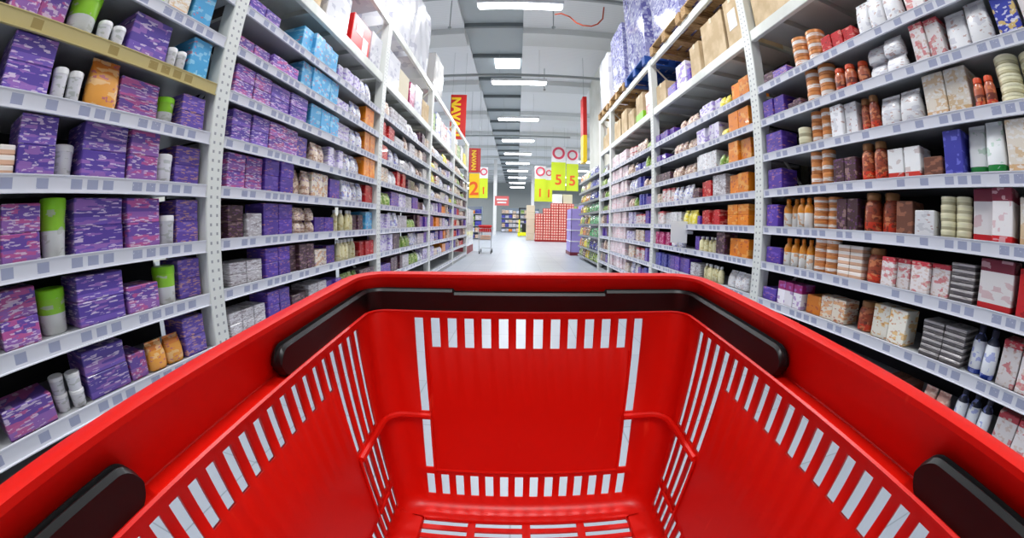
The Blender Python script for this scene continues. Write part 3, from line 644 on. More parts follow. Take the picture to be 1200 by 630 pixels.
# key: kind, facing width, depth, object name, category, look
K = {
 'pv': ('box', .200, .20, 'chocolate_box', 'chocolate box', 'purple chocolate box with lilac print'),
 'pp': ('box', .190, .18, 'praline_box', 'chocolate box', 'pink and purple praline box'),
 'vg': ('box', .180, .18, 'chocolate_pack', 'chocolate box', 'violet chocolate pack with gold print'),
 'vi': ('box', .160, .18, 'chocolate_carton', 'chocolate box', 'plain violet chocolate carton'),
 'bl': ('box', .160, .22, 'wafer_box', 'box', 'sky-blue wafer box'),
 'wt': ('tub', .085, .085, 'sweet_tub', 'tub', 'white sweet tub'),
 'gt': ('tub', .120, .120, 'lidded_tub', 'tub', 'white tub with lime-green lid'),
 'gr': ('box', .110, .15, 'green_topped_box', 'box', 'white box with green top'),
 'ob': ('bag', .130, .09, 'snack_bag', 'bag', 'orange snack bag'),
 'or': ('box', .190, .24, 'orange_carton', 'carton', 'bright orange carton'),
 'ow': ('box', .130, .16, 'biscuit_pack', 'pack', 'white biscuit pack with orange patches'),
 'st': ('flat', .120, .16, 'wafer_pack', 'pack', 'flat peach-striped wafer pack'),
 'wc': ('box', .110, .16, 'tall_white_carton', 'carton', 'tall white carton'),
 'cr': ('box', .150, .18, 'cream_box', 'box', 'large cream box'),
 'wb': ('bag', .120, .08, 'candy_bag', 'bag', 'white candy bag with blue print'),
 'pw': ('box', .110, .15, 'lilac_box', 'box', 'white and lilac box'),
 'br': ('bag', .110, .08, 'toffee_bag', 'bag', 'brown and cream toffee bag'),
 'cp': ('box', .110, .15, 'caramel_box', 'box', 'cream caramel box with gold print'),
 'cb': ('bottle', .075, .075, 'cream_bottle', 'bottle', 'cream-coloured bottle'),
 'dk': ('box', .110, .16, 'dark_chocolate_box', 'chocolate box', 'dark brown chocolate box'),
 'sv': ('flat', .140, .18, 'silver_pack', 'pack', 'flat silver-grey pack'),
 'rd': ('box', .120, .16, 'red_box', 'box', 'deep red box'),
 'rw': ('box', .120, .17, 'red_and_white_pack', 'pack', 'white pack with red print'),
 'ro': ('jar', .090, .090, 'spread_jar', 'jar', 'red and brown spread jar'),
 'wg': ('bag', .150, .11, 'flour_bag', 'bag', 'plump white paper bag'),
 'by': ('box', .120, .15, 'blue_box', 'box', 'blue box with yellow print'),
 'cs': ('tin', .120, .120, 'cream_tub', 'tub', 'low cream-lidded tub'),
 'tn': ('tin', .135, .135, 'cookie_tin', 'tin', 'round orange and white cookie tin'),
 'rj': ('jar', .105, .105, 'coffee_jar', 'jar', 'red-brown coffee jar'),
 'wd': ('box', .110, .15, 'tea_box', 'box', 'white tea box with red base'),
 'bn': ('box', .120, .15, 'brown_box', 'box', 'plain brown box'),
 'bt': ('box', .090, .14, 'royal_blue_box', 'box', 'tall royal-blue box'),
 'wgr': ('bag', .150, .10, 'green_based_pouch', 'bag', 'white pouch with green base'),
 'ot': ('bottle', .085, .085, 'orange_topped_bottle', 'bottle', 'white bottle with orange top'),
 'wm': ('box', .150, .16, 'maroon_topped_box', 'box', 'white box with maroon top and red base'),
 'gs': ('flat', .170, .20, 'chocolate_slab', 'chocolate', 'flat dark grey chocolate slab'),
 'wmg': ('box', .110, .15, 'magenta_topped_box', 'box', 'white box with magenta top'),
 'wy': ('box', .130, .15, 'amber_print_box', 'box', 'white box with amber print'),
 'wbl': ('bottle', .090, .080, 'dark_capped_bottle', 'bottle', 'white bottle with dark cap and blue base'),
 'pkb': ('bag', .120, .09, 'beige_pink_bag', 'bag', 'beige-pink bag'),
 'yl': ('bag', .100, .08, 'yellow_bag', 'bag', 'yellow bag'),
 'gn': ('bag', .100, .08, 'green_bag', 'bag', 'leafy green bag'),
 'mg': ('box', .110, .15, 'magenta_box', 'box', 'magenta box'),
 'pk': ('box', .170, .20, 'pale_pink_box', 'box', 'pale pink and white box'),
}
MESH = {}
def prod_mesh(key, w, h):
    kind, _, d, nm, _, _ = K[key]; ck = (key, round(w, 2), round(h, 2))
    if ck in MESH: return MESH[ck]
    m = MB(); lid = None
    if kind in ('box', 'flat'):
        m.box(-d, 0, -w / 2, w / 2, 0, h, c=min(.0045, h * .12))
        res = (m.mesh(nm, P[key]), None)
    elif kind == 'bag':
        prof = [(0, .80, .72), (.04, .96, .95), (.2, 1.0, 1.0), (.5, .98, .92), (.75, .93, .62), (.88, .90, .30), (.93, .92, .06), (1.0, .93, .05)]
        NS = 16; n0 = 0
        for (zf, wf, df) in prof:
            for j in range(NS):
                q = 2 * PI * j / NS; cx, sx = math.cos(q), math.sin(q)
                ex = math.copysign(abs(cx) ** .6, cx) * d / 2 * df; ey = math.copysign(abs(sx) ** .45, sx) * w / 2 * wf
                wob = 1 + .05 * math.sin(5 * q + zf * 9)
                m.v.append((ex * wob - d / 2, ey, zf * h))
        for k in range(len(prof) - 1):
            for j in range(NS): m.f.append((k * NS + j, k * NS + (j + 1) % NS, (k + 1) * NS + (j + 1) % NS, (k + 1) * NS + j)); m.mi.append(0)
        m.f.append(tuple(range(NS))[::-1]); m.mi.append(0); m.f.append(tuple((len(prof) - 1) * NS + j for j in range(NS))); m.mi.append(0)
        res = (m.mesh(nm, P[key], True), None)
    else:
        r = w / 2; sd = min(1, d / w)
        if kind == 'tub':
            m.lathe([(r * .82, 0), (r * .86, .004), (r * .97, h * .80), (r * .97, h * .82)], 18, -r, 0)
            lid = MB(); lid.lathe([(r, h * .80), (r, h * .97), (r * .94, h)], 18, -r, 0)
        elif kind == 'tin':
            m.lathe([(r * .95, 0), (r, .004), (r, h * .72), (r * .97, h * .74)], 24, -r, 0)
            lid = MB(); lid.lathe([(r * 1.02, h * .70), (r * 1.02, h * .96), (r * .97, h)], 24, -r, 0)
        elif kind == 'jar':
            m.lathe([(r * .86, 0), (r * .98, h * .04), (r, h * .10), (r, h * .62), (r * .90, h * .74), (r * .72, h * .80), (r * .70, h * .84)], 20, -r, 0)
            lid = MB(); lid.lathe([(r * .80, h * .82), (r * .80, h * .97), (r * .74, h)], 20, -r, 0)
        else:
            m.lathe([(r * .86, 0), (r * .97, h * .03), (r * .97, h * .62), (r * .80, h * .74), (r * .42, h * .82), (r * .38, h * .86)], 18, -r, 0)
            lid = MB(); lid.lathe([(r * .48, h * .85), (r * .48, h * .98), (r * .42, h)], 14, -r, 0)
        me = m.mesh(nm, P[key], True)
        lm = lid.mesh('lid', LIDS.get(key, LIDS['tub'] if kind != 'tin' else LIDS['tin']) if key != 'ot' else P['or'], True)
        res = (me, lm)
    MESH[ck] = res; return res
def put(side, key, y0, y1, zbase, h, stack, where, near=True, wover=None):
    kind, w0, d, nm, cat, look = K[key]; W = -WL if side == 'L' else WR
    L_ = y1 - y0; w0 = wover or w0; n_ = max(1, int(round(L_ / (w0 * 1.04)))); w = min(L_ / n_ * .96, w0 * 1.35)
    me, lid = prod_mesh(key, w, h)
    label = look + ' ' + where
    for i in range(n_):
        yc = y0 + (i + .5) * L_ / n_; back = random.choice((.0, .0, .012, .03)) if kind != 'flat' else .01
        for s_ in range(stack):
            x = W - .022 - back if side == 'L' else W + .022 + back
            o = link(nm, me, None, (x, yc + random.uniform(-.003, .003), zbase + s_ * h + .0005), (0 if side == 'L' else PI) + random.uniform(-.012, .012))
            tag(o, label, cat, look + ' ' + where)
            if lid is not None and near: link('lid', lid, o)
            elif lid is not None: link('lid', lid, o)
def where_(side, b_, h, names):
    hs = LH if side == 'L' else RH
    i = min(range(len(hs)), key=lambda k: abs(hs[k] - h))
    return 'on the %s shelf, %s' % (ORD[i], names[b_ - 1]), hs[i]
for (side, b_, h), row in PRODUCTS:
    wtxt, hh = where_(side, b_, h, LNAME if side == 'L' else RNAME)
    lo, hi = {('L', 1): (-1, 1.52), ('L', 2): (1.68, 4.22), ('R', 1): (.12, 2.66), ('R', 2): (2.83, 5.37)}[(side, b_)]
    for key, y0, y1, ph, stck in row:
        y0, y1 = max(y0, lo), min(y1, hi)
        if key in ('wg',) and y1 - y0 > .3 and False: pass
        put(side, key, y0, y1, hh + H - .005, ph, stck, wtxt)
# the farther bays, filled from the colours the photo shows there
FAR = {
 ('L', 3): (['sv', 'dk', 'br', 'wb', 'rd', 'wg', 'cp', 'sv'], ['vi', 'wb', 'vg', 'sv', 'dk', 'pw', 'gn']),
 ('L', 4): (['wb', 'yl', 'br', 'pw', 'sv', 'rw'], ['vi', 'pw', 'wb', 'by', 'cp', 'or']),
 ('L', 5): (['br', 'dk', 'gn', 'cp'], ['dk', 'rd', 'br', 'vi']),
 ('R', 3): (['wb', 'bt', 'br', 'gn', 'rw', 'vi'], ['wb', 'bt', 'pw', 'vi', 'rw', 'cp']),
 ('R', 4): (['gn', 'dk', 'br', 'wb'], ['dk', 'vi', 'rw', 'br'])}
for (side, b_), (up, lo_) in FAR.items():
    hs = LH if side == 'L' else RH
    if side == 'L': ya, yb_ = -1.1 + BAY * (b_ - 1) + .07, -1.1 + BAY * b_ - .07
    else: ya, yb_ = ((5.52, 8.08) if b_ == 3 else (8.22, 9.13))
    for i, h in enumerate(hs):
        if i >= 8: continue
        wtxt = 'on the %s shelf, %s' % (ORD[i], (LNAME if side == 'L' else RNAME)[b_ - 1])
        y = ya; seq = list(up if h > .3 else lo_); random.shuffle(seq); j = 0; used = set()
        yend = yb_
        if side == 'R' and b_ == 3:
            put(side, 'pk', 6.95, yb_, h + H - .005, .115, 2, wtxt, False); yend = 6.9
        while y < yend - .12 and j < len(seq):
            L_ = min(random.choice((.36, .45, .55, .3)), yend - y)
            if (yend - y) / max(1, len(seq) - j) > L_: L_ = min((yend - y) / (len(seq) - j), .7)
            ph = random.choice((.13, .16, .19, .21)); stck = 1
            if K[seq[j]][0] == 'flat': ph, stck = .06, random.choice((2, 3))
            elif K[seq[j]][0] == 'box' and random.random() < .4: ph, stck = .095, 2
            put(side, seq[j], y, y + L_ - .02, h + H - .005, ph, stck, wtxt, False, wover=max(.13, K[seq[j]][1]))
            y += L_; j += 1
# card sign standing out from the shelf
wtg = MB(); wtg.box(-.10, .12, -.004, .004, -.13, .13); wtg.box(.12, .20, -.004, .004, -.02, .02)
o = obj('shelf_card', wtg, M['white']); o.location = (WR - .10, 4.25, H - .02 + .0); tag(o, 'blank white card sign sticking out from the second right rack bay', 'sign')

# ------------------------------------------------------------------ storage level: cartons, pallets, wrapped loads
DZ = BEAM1 + H + .0565
def carton(y0, y1, h, side, label, m='carton', depth=.5, z=DZ, name='storage_carton', mat2=None, off=.06, cat='carton', flap=True, grp='goods stored on the upper rack deck'):
    s_ = 1 if side == 'R' else -1; W = WR if side == 'R' else WL
    mb_ = MB(); mb_.box(-depth, 0, -(y1 - y0) / 2, (y1 - y0) / 2, 0, h, c=.006)
    o = obj(name, mb_, mat2 or M[m]); o.location = (s_ * (W + off), (y0 + y1) / 2, z); o.rotation_euler = (0, 0, (0 if side == 'L' else PI) + random.uniform(-.05, .05))
    tag(o, label, cat, grp)
    if m == 'carton' and mat2 is None and flap:
        t_ = MB(); t_.box(-depth + .002, .0015, -.025, .025, h - .06, h + .0015); obj('packing_tape', t_, M['ply'], o)
    return o
RU = 'on the storage deck above the '
carton(2.04, 2.66, .60, 'R', 'biggest pale carton ' + RU + 'second right rack bay, by the white post' if False else 'big pale cardboard carton stored above the nearest right rack bay, beside the post')
carton(1.2, 1.9, .5, 'R', 'cardboard carton stored above the nearest right rack bay, farther from the post')
c1 = carton(2.86, 3.16, .58, 'R', 'cardboard carton with white label above the second right bay, beside the post')
lb = MB(); lb.box(0, .003, -.08, .08, .2, .42); obj('label_sheet', lb, M['label'], c1)
carton(3.22, 3.72, .56, 'R', 'widest cardboard carton stored above the second right rack bay')
carton(3.82, 4.10, .44, 'R', 'narrow cardboard carton above the second right bay, beside a violet packet')
carton(4.13, 4.22, .20, 'R', 'small violet packet beside the narrow carton above the second right bay', mat2=P['vi'], name='violet_packet', cat='pack', depth=.2)
carton(4.26, 4.56, .36, 'R', 'lilac and white multipack above the second right rack bay', mat2=P['pw'], name='lilac_multipack', cat='pack')
carton(4.60, 4.90, .17, 'R', 'low violet multipack above the second right rack bay', mat2=P['vi'], name='violet_multipack', cat='pack')
carton(4.98, 5.34, .34, 'R', 'small cardboard carton above the second right bay, next to its far post')
carton(5.55, 5.85, .40, 'R', 'white multipack with red print above the third right bay', mat2=P['rw'], name='white_multipack', cat='pack')
g1 = carton(6.0, 6.42, .50, 'R', 'cardboard carton with a green band above the third right bay')
gb = MB(); gb.box(-.3, .003, -.212, .212, .02, .16, c=0); obj('green_band', gb, LIDS['gt'], g1)
for k, (a, b2, h) in enumerate(((6.55, 6.9, .36), (7.0, 7.4, .5), (7.5, 7.95, .42), (8.3, 8.65, .5), (8.7, 9.05, .36))):
    carton(a, b2, h, 'R', '%s cardboard carton above the %s' % (('low', 'tall', 'medium', 'tall', 'low')[k], ('third right bay, behind the green-banded one', 'middle of the third right bay', 'far end of the third right bay', 'short end bay', 'short end bay, at its far edge')[k]))
# left deck
carton(2.30, 2.62, .42, 'L', 'tan carton stored above the second left bay, nearest the aisle light' if False else 'tan carton stored above the second left rack bay')
carton(2.75, 3.20, .46, 'L', 'white paper sack stored above the second left rack bay', m='wrap_white', name='paper_sack', cat='sack')
r1 = carton(3.32, 3.82, .40, 'L', 'bright red box with white graphic above the second left bay', mat2=mat('bright_red_card', (.90, .10, .10), .4), name='red_display_box', cat='box')
w_ = MB(); w_.box(0, .003, -.16, .02, .20, .30); w_.box(0, .003, .04, .19, .05, .22); obj('white_graphic', w_, M['label'], r1)
carton(.9, 1.45, .4, 'L', 'white wrapped carton stored above the nearest left rack bay', m='wrap_white')
carton(1.7, 2.2, .5, 'L', 'cream carton above the second left bay, next to its near post', m='ply')
carton(3.88, 4.2, .45, 'L', 'white carton above the second left bay, next to its far post', m='wrap_white')
for k, (a, b2, h, mm, nm, lab) in enumerate(((4.45, 5.0, .5, 'wrap_white', 'white_carton', 'white wrapped carton above the third left bay'), (5.05, 5.5, .42, 'ply', 'cream_carton', 'cream carton above the third left bay'),
        (5.95, 6.35, .5, 'wrap_white', 'white_carton', 'white carton beside the magenta box above the third left bay'), (6.45, 6.9, .4, 'carton', 'storage_carton', 'cardboard carton at the far end of the third left bay, upper deck'))):
    carton(a, b2, h, 'L', lab, m=mm, name=nm)
carton(5.60, 5.85, .42, 'L', 'magenta box on the deck above the third left bay', mat2=P['mg'], name='magenta_carton', cat='box')
for k, (a, b2, h, key) in enumerate(((7.15, 7.5, .4, 'gn'), (7.6, 8.1, .5, 'wb'), (8.2, 8.8, .45, 'rw'), (8.9, 9.5, .5, 'wb'), (9.9, 10.4, .5, 'tan'), (10.5, 11.0, .4, 'gn'), (11.1, 11.7, .5, 'sv'), (11.8, 12.2, .4, 'yl'))):
    carton(a, b2, h, 'L', '%s multipack stored above the %s left bay' % (('green', 'low white and blue', 'red and white', 'tall white and blue', 'tan', 'leafy green', 'silver', 'yellow')[k], 'fourth' if k < 4 else 'farthest'), mat2=P[key], name='stored_multipack', cat='pack')
# pallets + loads on the top beams
PZ = BEAM2 + H + .056
def pallet(side, yc, m, label, w=1.2):
    s_ = 1 if side == 'R' else -1; W = WR if side == 'R' else WL
    e = bpy.data.objects.new('pallet', None); COL.objects.link(e); tag(e, label, 'pallet', 'pallets on the top beams')
    a = MB()
    for k in range(7): a.box(-1.0 + k * .15, -1.0 + k * .15 + .1, -w / 2, w / 2, .122, .144)
    obj('deck_boards', a, m, e)
    a = MB()
    for yy in (-w / 2, -.07, w / 2 - .14):
        a.box(-1, 0, yy, yy + .14, .100, .121); a.box(-1, 0, yy, yy + .14, 0, .022)
    obj('stringer_boards', a, m, e)
    for yy in (-w / 2, -.07, w / 2 - .14):
        for xx in (-1, -.57, -.14):
            a = MB(); a.box(xx, xx + .14, yy, yy + .14, .022, .100, c=.003); obj('block', a, m, e)
    e.location = (s_ * (W - .03), yc, PZ); e.rotation_euler = (0, 0, 0 if side == 'L' else PI)
def load(side, yc, w, h, m, label, layers=6, name='wrapped_load', cat='wrapped load'):
    s_ = 1 if side == 'R' else -1; W = WR if side == 'R' else WL
    mb_ = MB(); bm = bmesh.new(); bmesh.ops.create_cube(bm, size=1)
    bmesh.ops.subdivide_edges(bm, edges=list(bm.edges), cuts=7, use_grid_fill=True)
    for v in bm.verts:
        x, y, z = v.co; lay = abs(((z + .5) * layers) % 1 - .5)
        k = 1 + .012 * math.sin(9 * z + 5 * x) + .018 * math.sin(13 * y + 7 * z) - (.02 if lay > .42 else 0)
        if abs(x) > .49 and abs(y) > .49: k -= .02
        v.co = Vector((-.48 + x * .92 * k, y * w * k, (z + .5) * h))
    mb_.add(bm); o = obj(name, mb_, m, smooth=True); o.location = (s_ * (W - .0), yc, PZ + .145); o.rotation_euler = (0, 0, (0 if side == 'L' else PI))
    tag(o, label, cat, 'wrapped loads on the top beams')
    return o
for k, (yc, m, lab) in enumerate(((2.02, 'wood', 'wooden pallet on the top beam above the nearest right bay'), (3.42, 'wood', 'wooden pallet on the top beam just past the nearest right post'), (4.68, 'wood', 'wooden pallet on the top beam before the blue pallet'),
        (6.15, 'blue_pallet', 'blue pallet on the top beam under the tallest violet load'), (7.44, 'wood', 'wooden pallet under the violet load beyond the blue pallet'), (8.72, 'wood', 'wooden pallet under the white load at the far right end'))):
    pallet('R', yc, M[m], lab, 1.0 if yc > 8 else 1.2)
load('R', 2.02, 1.1, 1.2, M['wrap_purple'], 'violet wrapped load above the nearest right bay')
load('R', 3.42, 1.1, 1.2, M['wrap_purple'], 'violet wrapped load just past the nearest right post')
load('R', 4.68, 1.1, 1.3, M['wrap_purple'], 'violet wrapped load on the last wooden pallet before the blue one')
load('R', 6.15, 1.08, 2.0, M['wrap_purple'], 'tallest violet wrapped load, standing on the blue pallet', 9)
load('R', 7.44, 1.05, 1.45, M['wrap_purple'], 'dark-sided violet wrapped load just beyond the blue pallet', 8)
load('R', 8.72, .95, 1.35, M['wrap_white'], 'white wrapped load at the far end of the right rack')
for k, (yc, w, h, m, lab) in enumerate(((2.2, 1.1, .9, 'wrap_white', 'white wrapped load above the second left bay, near half'), (3.5, 1.1, 1.0, 'wrap_white', 'white wrapped load above the second left bay, far half'),
        (4.85, .9, 1.2, 'wrap_white', 'white wrapped load above the third left bay, near half'), (6.0, 1.0, 1.2, 'wrap_white', 'white wrapped load above the third left bay, far half'), (7.5, .9, .8, 'wrap_grey', 'greyish plastic-wrapped load above the fourth left bay'))):
    load('L', yc, w, h, M[m], lab).location.z = BEAM2 + H + .056

# ------------------------------------------------------------------ beyond the racks
# snack stand at the end of the right rack
ss = bpy.data.objects.new('snack_stand', None); COL.objects.link(ss); ss.location = (2.11, 9.45, 0)
tag(ss, 'tall grey wire snack stand full of shiny bags at the end of the right rack', 'display stand')
a = MB(); a.box(.42, .46, 0, 3.2, 0, 2.85); obj('back_panel', a, M['grey'], ss)
for yy in (0, 1.6, 3.2):
    a = MB(); a.box(.40, .46, yy - .02, yy + .02, 0, 2.9); obj('upright_post', a, M['grey'], ss)
SH = [.12, .42, .78, 1.12, 1.46, 1.80, 2.14, 2.48]
for z in SH:
    a = MB(); a.box(-.02, .42, .02, 3.18, z - .02, z); a.box(-.03, -.015, .02, 3.18, z - .03, z + .03); obj('shelf', a, M['grey'], ss)
far_c2 = ['yl', 'tan', 'ob', 'yl', 'br', 'gn']; near_c2 = ['by', 'by', 'bt2', 'gn2', 'gn2', 'by']
P['bt2'] = P['bt']; P['gn2'] = printed('print_mint', [(0, (.42, .72, .52))], (.7, .88, .76), None, .3)
SC = {'yl': (.86, .72, .12), 'tan': (.62, .45, .26), 'ob': (.80, .40, .12), 'br': (.45, .26, .14), 'gn': (.45, .55, .15), 'by': (.15, .18, .50), 'bt2': (.12, .14, .45), 'gn2': (.25, .55, .35)}
SN = {'yl': 'yellow', 'tan': 'tan', 'ob': 'orange', 'br': 'brown and cream', 'gn': 'leafy green', 'by': 'blue', 'bt2': 'royal-blue', 'gn2': 'mint-green'}
for i, z in enumerate(SH):
    for j in range(12):
        y = .14 + j * .265
        if j < 6: key = ['gn', 'bt2', 'gn2', 'gn2', 'gn2', 'bt2', 'by', 'by'][i]
        else: key = far_c2[(i * 2 + j // 2 + (i * j) % 2) % 6]
        ck = ('snack', key)
        if ck not in MESH:
            K[key + 's'] = ('bag', .22, .10, 'crisp_bag', 'bag', ''); P[key + 's'] = printed('shiny_' + SN[key].split()[0], [(0, SC[key])], tuple(min(1, c * 1.5 + .1) for c in SC[key]), (.93, .9, .8), .3, .12, (2, 3, 4), .2, .6); MESH[ck] = prod_mesh(key + 's', .23, .27)[0]
        o = link('crisp_bag', MESH[ck], None, (2.11 + .02, 9.45 + y, z + .001), PI + random.uniform(-.15, .15))
        tag(o, '%s crisp bag on the %s shelf of the snack stand, %s' % (SN[key], ORD[7 - i], 'near part' if j < 6 else 'far part'), 'bag', 'crisp bags on shelf %s of the snack stand, %s, %s' % (ORD[7 - i], 'near part' if j < 6 else 'far part', SN[key]))
# lavender stand
lv = bpy.data.objects.new('lavender_stand', None); COL.objects.link(lv); lv.location = (1.95, 13.6, 0)
tag(lv, 'narrow lavender cardboard display stand beyond the snack stand', 'display stand')
lav = mat('lavender_card', (.66, .60, .88), .5)
a = MB(); a.box(0, .5, 0, 1.2, 0, .12); obj('base', a, mat('maroon_card', (.45, .12, .2), .5), lv)
a = MB(); a.box(.02, .04, .02, 1.18, .12, 1.7); a.box(.02, .5, .02, .04, .12, 1.7); a.box(.46, .5, .02, 1.18, .12, 1.85); a.box(.02, .5, 1.16, 1.18, .12, 1.7)
obj('body', a, lav, lv)
for z in (.5, .9, 1.3): a = MB(); a.box(.0, .5, .0, 1.2, z, z + .03); obj('shelf', a, M['white'], lv)

# white cartons left, beyond the left rack
q_ = 0
for i in range(2):
    for k in range(6):
        a = MB(); a.box(-.27, .27, -.58, .58, 0, .268, c=.008)
        o = obj('white_carton', a, M['wrap_white'] if k else mat('maroon_based_carton', (.55, .2, .24), .5)); o.location = (-2.0, 13.3 + i * 1.2, .0 + k * .27)
        tag(o, '%s, in the %s stack beyond the left rack' % (['maroon carton at the bottom', 'second white carton from the floor', 'third white carton from the floor', 'fourth white carton from the floor', 'fifth white carton from the floor', 'topmost white carton'][k], ['nearer', 'farther'][i]), 'carton', 'white cartons stacked beyond the left rack')

# red promotional cartons: individual cartons in a wall
rc = mat('print_red_multipack', (.80, .12, .10), .35)
n, l, b = nodes(rc)
tc = n.new('ShaderNodeTexCoord'); sx = n.new('ShaderNodeSeparateXYZ'); l.new(tc.outputs['Generated'], sx.inputs[0]); last = None
for ax, per in (('X', 1 / 6), ('Z', 1 / 4)):
    pp = n.new('ShaderNodeMath'); pp.operation = 'PINGPONG'; pp.inputs[1].default_value = per; l.new(sx.outputs[ax], pp.inputs[0])
    gt = n.new('ShaderNodeMath'); gt.operation = 'GREATER_THAN'; gt.inputs[1].default_value = per * .32; l.new(pp.outputs[0], gt.inputs[0])
    if last is None: last = gt.outputs[0]
    else:
        mu = n.new('ShaderNodeMath'); mu.operation = 'MULTIPLY'; l.new(last, mu.inputs[0]); l.new(gt.outputs[0], mu.inputs[1]); last = mu.outputs[0]
mx = n.new('ShaderNodeMix'); mx.data_type = 'RGBA'; mx.inputs['A'].default_value = lin((.80, .13, .11)); mx.inputs['B'].default_value = lin((.93, .74, .68))
l.new(last, mx.inputs['Factor']); l.new(mx.outputs['Result'], b.inputs['Base Color'])
a = MB(); a.box(-.24, .24, -.3, .3, 0, .335, c=.01); rcm = a.mesh('red_multipack', rc)
for i in range(5):
    for k in range(7 if i else 5):
        if k == 6 and i < 2: continue
        o = link('red_multipack', rcm, None, (1.45 + i * .5, 24.7, .10 + k * .342)); tag(o, 'red and white multipack, %s layer of the %s column of the red stack' % (['bottom', 'second', 'third', 'fourth', 'fifth', 'sixth', 'top'][k], ['leftmost', 'second', 'middle', 'fourth', 'rightmost'][i]), 'multipack', 'red and white multipacks stacked for sale')
a = MB(); a.box(1.2, 3.72, 24.38, 25.6, 0, .098); tag(obj('display_base', a, mat('red_base_board', (.6, .08, .08), .5)), 'dark red base board under the stack of red multipacks', 'base')
for k in range(5):
    a = MB(); a.box(-.28, .28, -.3, .3, 0, .48, c=.01); o = obj('cream_carton', a, M['ply']); o.location = (.95, 26.4, k * .485)
    tag(o, '%s cream carton of the stack behind the red multipacks' % ['bottom', 'second', 'third', 'fourth', 'topmost'][k], 'carton', 'cream cartons stacked behind the red multipacks')
for k in range(2):
    a = MB(); a.box(-.3, .3, -.3, .3, 0, .6, c=.01); o = obj('white_box', a, M['ply'] if k else M['white']); o.location = (2.62 + k * .66, 24.75, 2.50); tag(o, ['white box on top of the red multipacks, under the big poster', 'cream box on top of the red multipacks, beside the white box'][k], 'box', 'boxes topping the red stack')

# posters and banners hung from the ceiling
def poster(name, x, y, z0, z1, w, label, figures, white_top=.36, circle=True, body='lime'):
    e = bpy.data.objects.new(name, None); COL.objects.link(e); tag(e, label, 'poster', 'yellow price posters'); e.location = (x, y, z0)
    h = z1 - z0
    a = MB(); a.box(-w / 2, w / 2, 0, .02, 0, h * (1 - white_top)); obj('price_field', a, M[body], e)
    if white_top > 0:
        a = MB(); a.box(-w / 2, w / 2, 0, .02, h * (1 - white_top), h); obj('header_field', a, M['white'], e)
    if circle:
        a = MB(); r = min(w, h * white_top) * .36; cz = h * (1 - white_top * .42)
        a.tube([(math.cos(2 * PI * k / 24) * r, -.004, cz + math.sin(2 * PI * k / 24) * r) for k in range(24)], r * .22, 6, closed=True); obj('round_mark', a, M['poster_red'], e)
    text('price_figure', figures, h * (1 - white_top) * (.75 if white_top == 0 else .5), M['figure'], e, (0, -.004, h * (1 - white_top) * .36), (PI / 2, 0, 0), .003)
    for sx in (-w * .4, w * .4):
        a = MB(); a.tube([(sx, .01, h), (sx, .01, CH - z0)], .004, 4); obj('hanging_wire', a, M['conduit'], e)
    return e
poster('price_poster', 2.60, 24.0, 3.30, 6.15, .92, 'tall white and lime price poster, left one of the pair above the red stack', '5')
poster('price_poster', 3.50, 24.05, 3.30, 6.05, .78, 'tall white and lime price poster, right one of the pair above the red stack', '5')
poster('price_poster', 1.62, 27.0, 2.75, 5.30, .78, 'smaller lime price poster left of the tall pair, its left half', '1')
poster('price_poster', 2.25, 27.05, 2.75, 5.20, .50, 'smaller lime price poster left of the tall pair, its narrow right half', '1')
poster('price_poster', -1.94, 17.0, 2.24, 3.36, .46, 'yellow price poster with a big figure 2, below the farther red banner', '2', 0, False, 'sign_yellow')
poster('price_poster', -1.78, 20.0, 2.44, 4.10, .44, 'white and lime price poster beside the figure 2 poster', '1')
def banner(x, y, z0, z1, w, label, s, size, xoff):
    e = bpy.data.objects.new('hanging_banner', None); COL.objects.link(e); tag(e, label, 'banner', 'red hanging banners'); e.location = (x, y, z0); e.rotation_euler = (0, 0, .15)
    a = MB(); a.box(-w / 2, w / 2, 0, .03, 0, z1 - z0); obj('banner_board', a, M['sign_red'], e)
    text('banner_lettering', s, size, M['amber'], e, (xoff, -.006, (z1 - z0) * .5), (PI / 2, 0, 0), .004, roll=-PI / 2, bold=.05)
    for sx in (-w * .4, w * .4):
        a = MB(); a.tube([(sx, .01, z1 - z0), (sx, .01, CH - z0)], .004, 4); obj('hanging_wire', a, M['conduit'], e)
banner(-2.12, 13.0, 4.05, 5.72, .56, 'nearer red hanging banner with yellow vertical lettering above the left rack end', 'NAVAN', .42, -.10)
banner(-1.95, 17.1, 3.42, 4.55, .52, 'farther red hanging banner with amber vertical lettering, above the figure 2 poster', 'NAVAN', .27, -.05)
e = bpy.data.objects.new('aisle_sign', None); COL.objects.link(e); tag(e, 'narrow red and yellow aisle sign seen edge-on beside the right wall', 'sign'); e.location = (2.34, 13.0, 3.32)
a = MB(); a.box(-.07, .07, 0, .5, 0, .98); obj('yellow_field', a, M['sign_yellow'], e)
a = MB(); a.box(-.07, .07, 0, .5, .98, 2.43); obj('red_field', a, M['sign_red'], e)
a = MB(); a.tube([(0, .25, 2.43), (0, .25, CH - 3.32)], .008, 5); obj('hanging_wire', a, M['conduit'], e)
e = bpy.data.objects.new('hanging_sign', None); COL.objects.link(e); tag(e, 'small pinkish-red hanging sign far down the aisle', 'sign'); e.location = (-1.2, 30, 2.55)
a = MB(); a.box(-.55, .55, 0, .05, 0, .75); obj('sign_board', a, mat('pinkish_red', (.88, .42, .42), .5), e)
a = MB(); a.box(-.42, .42, -.004, 0, .42, .54); a.box(-.35, .35, -.004, 0, .18, .3); obj('white_print', a, M['white'], e)

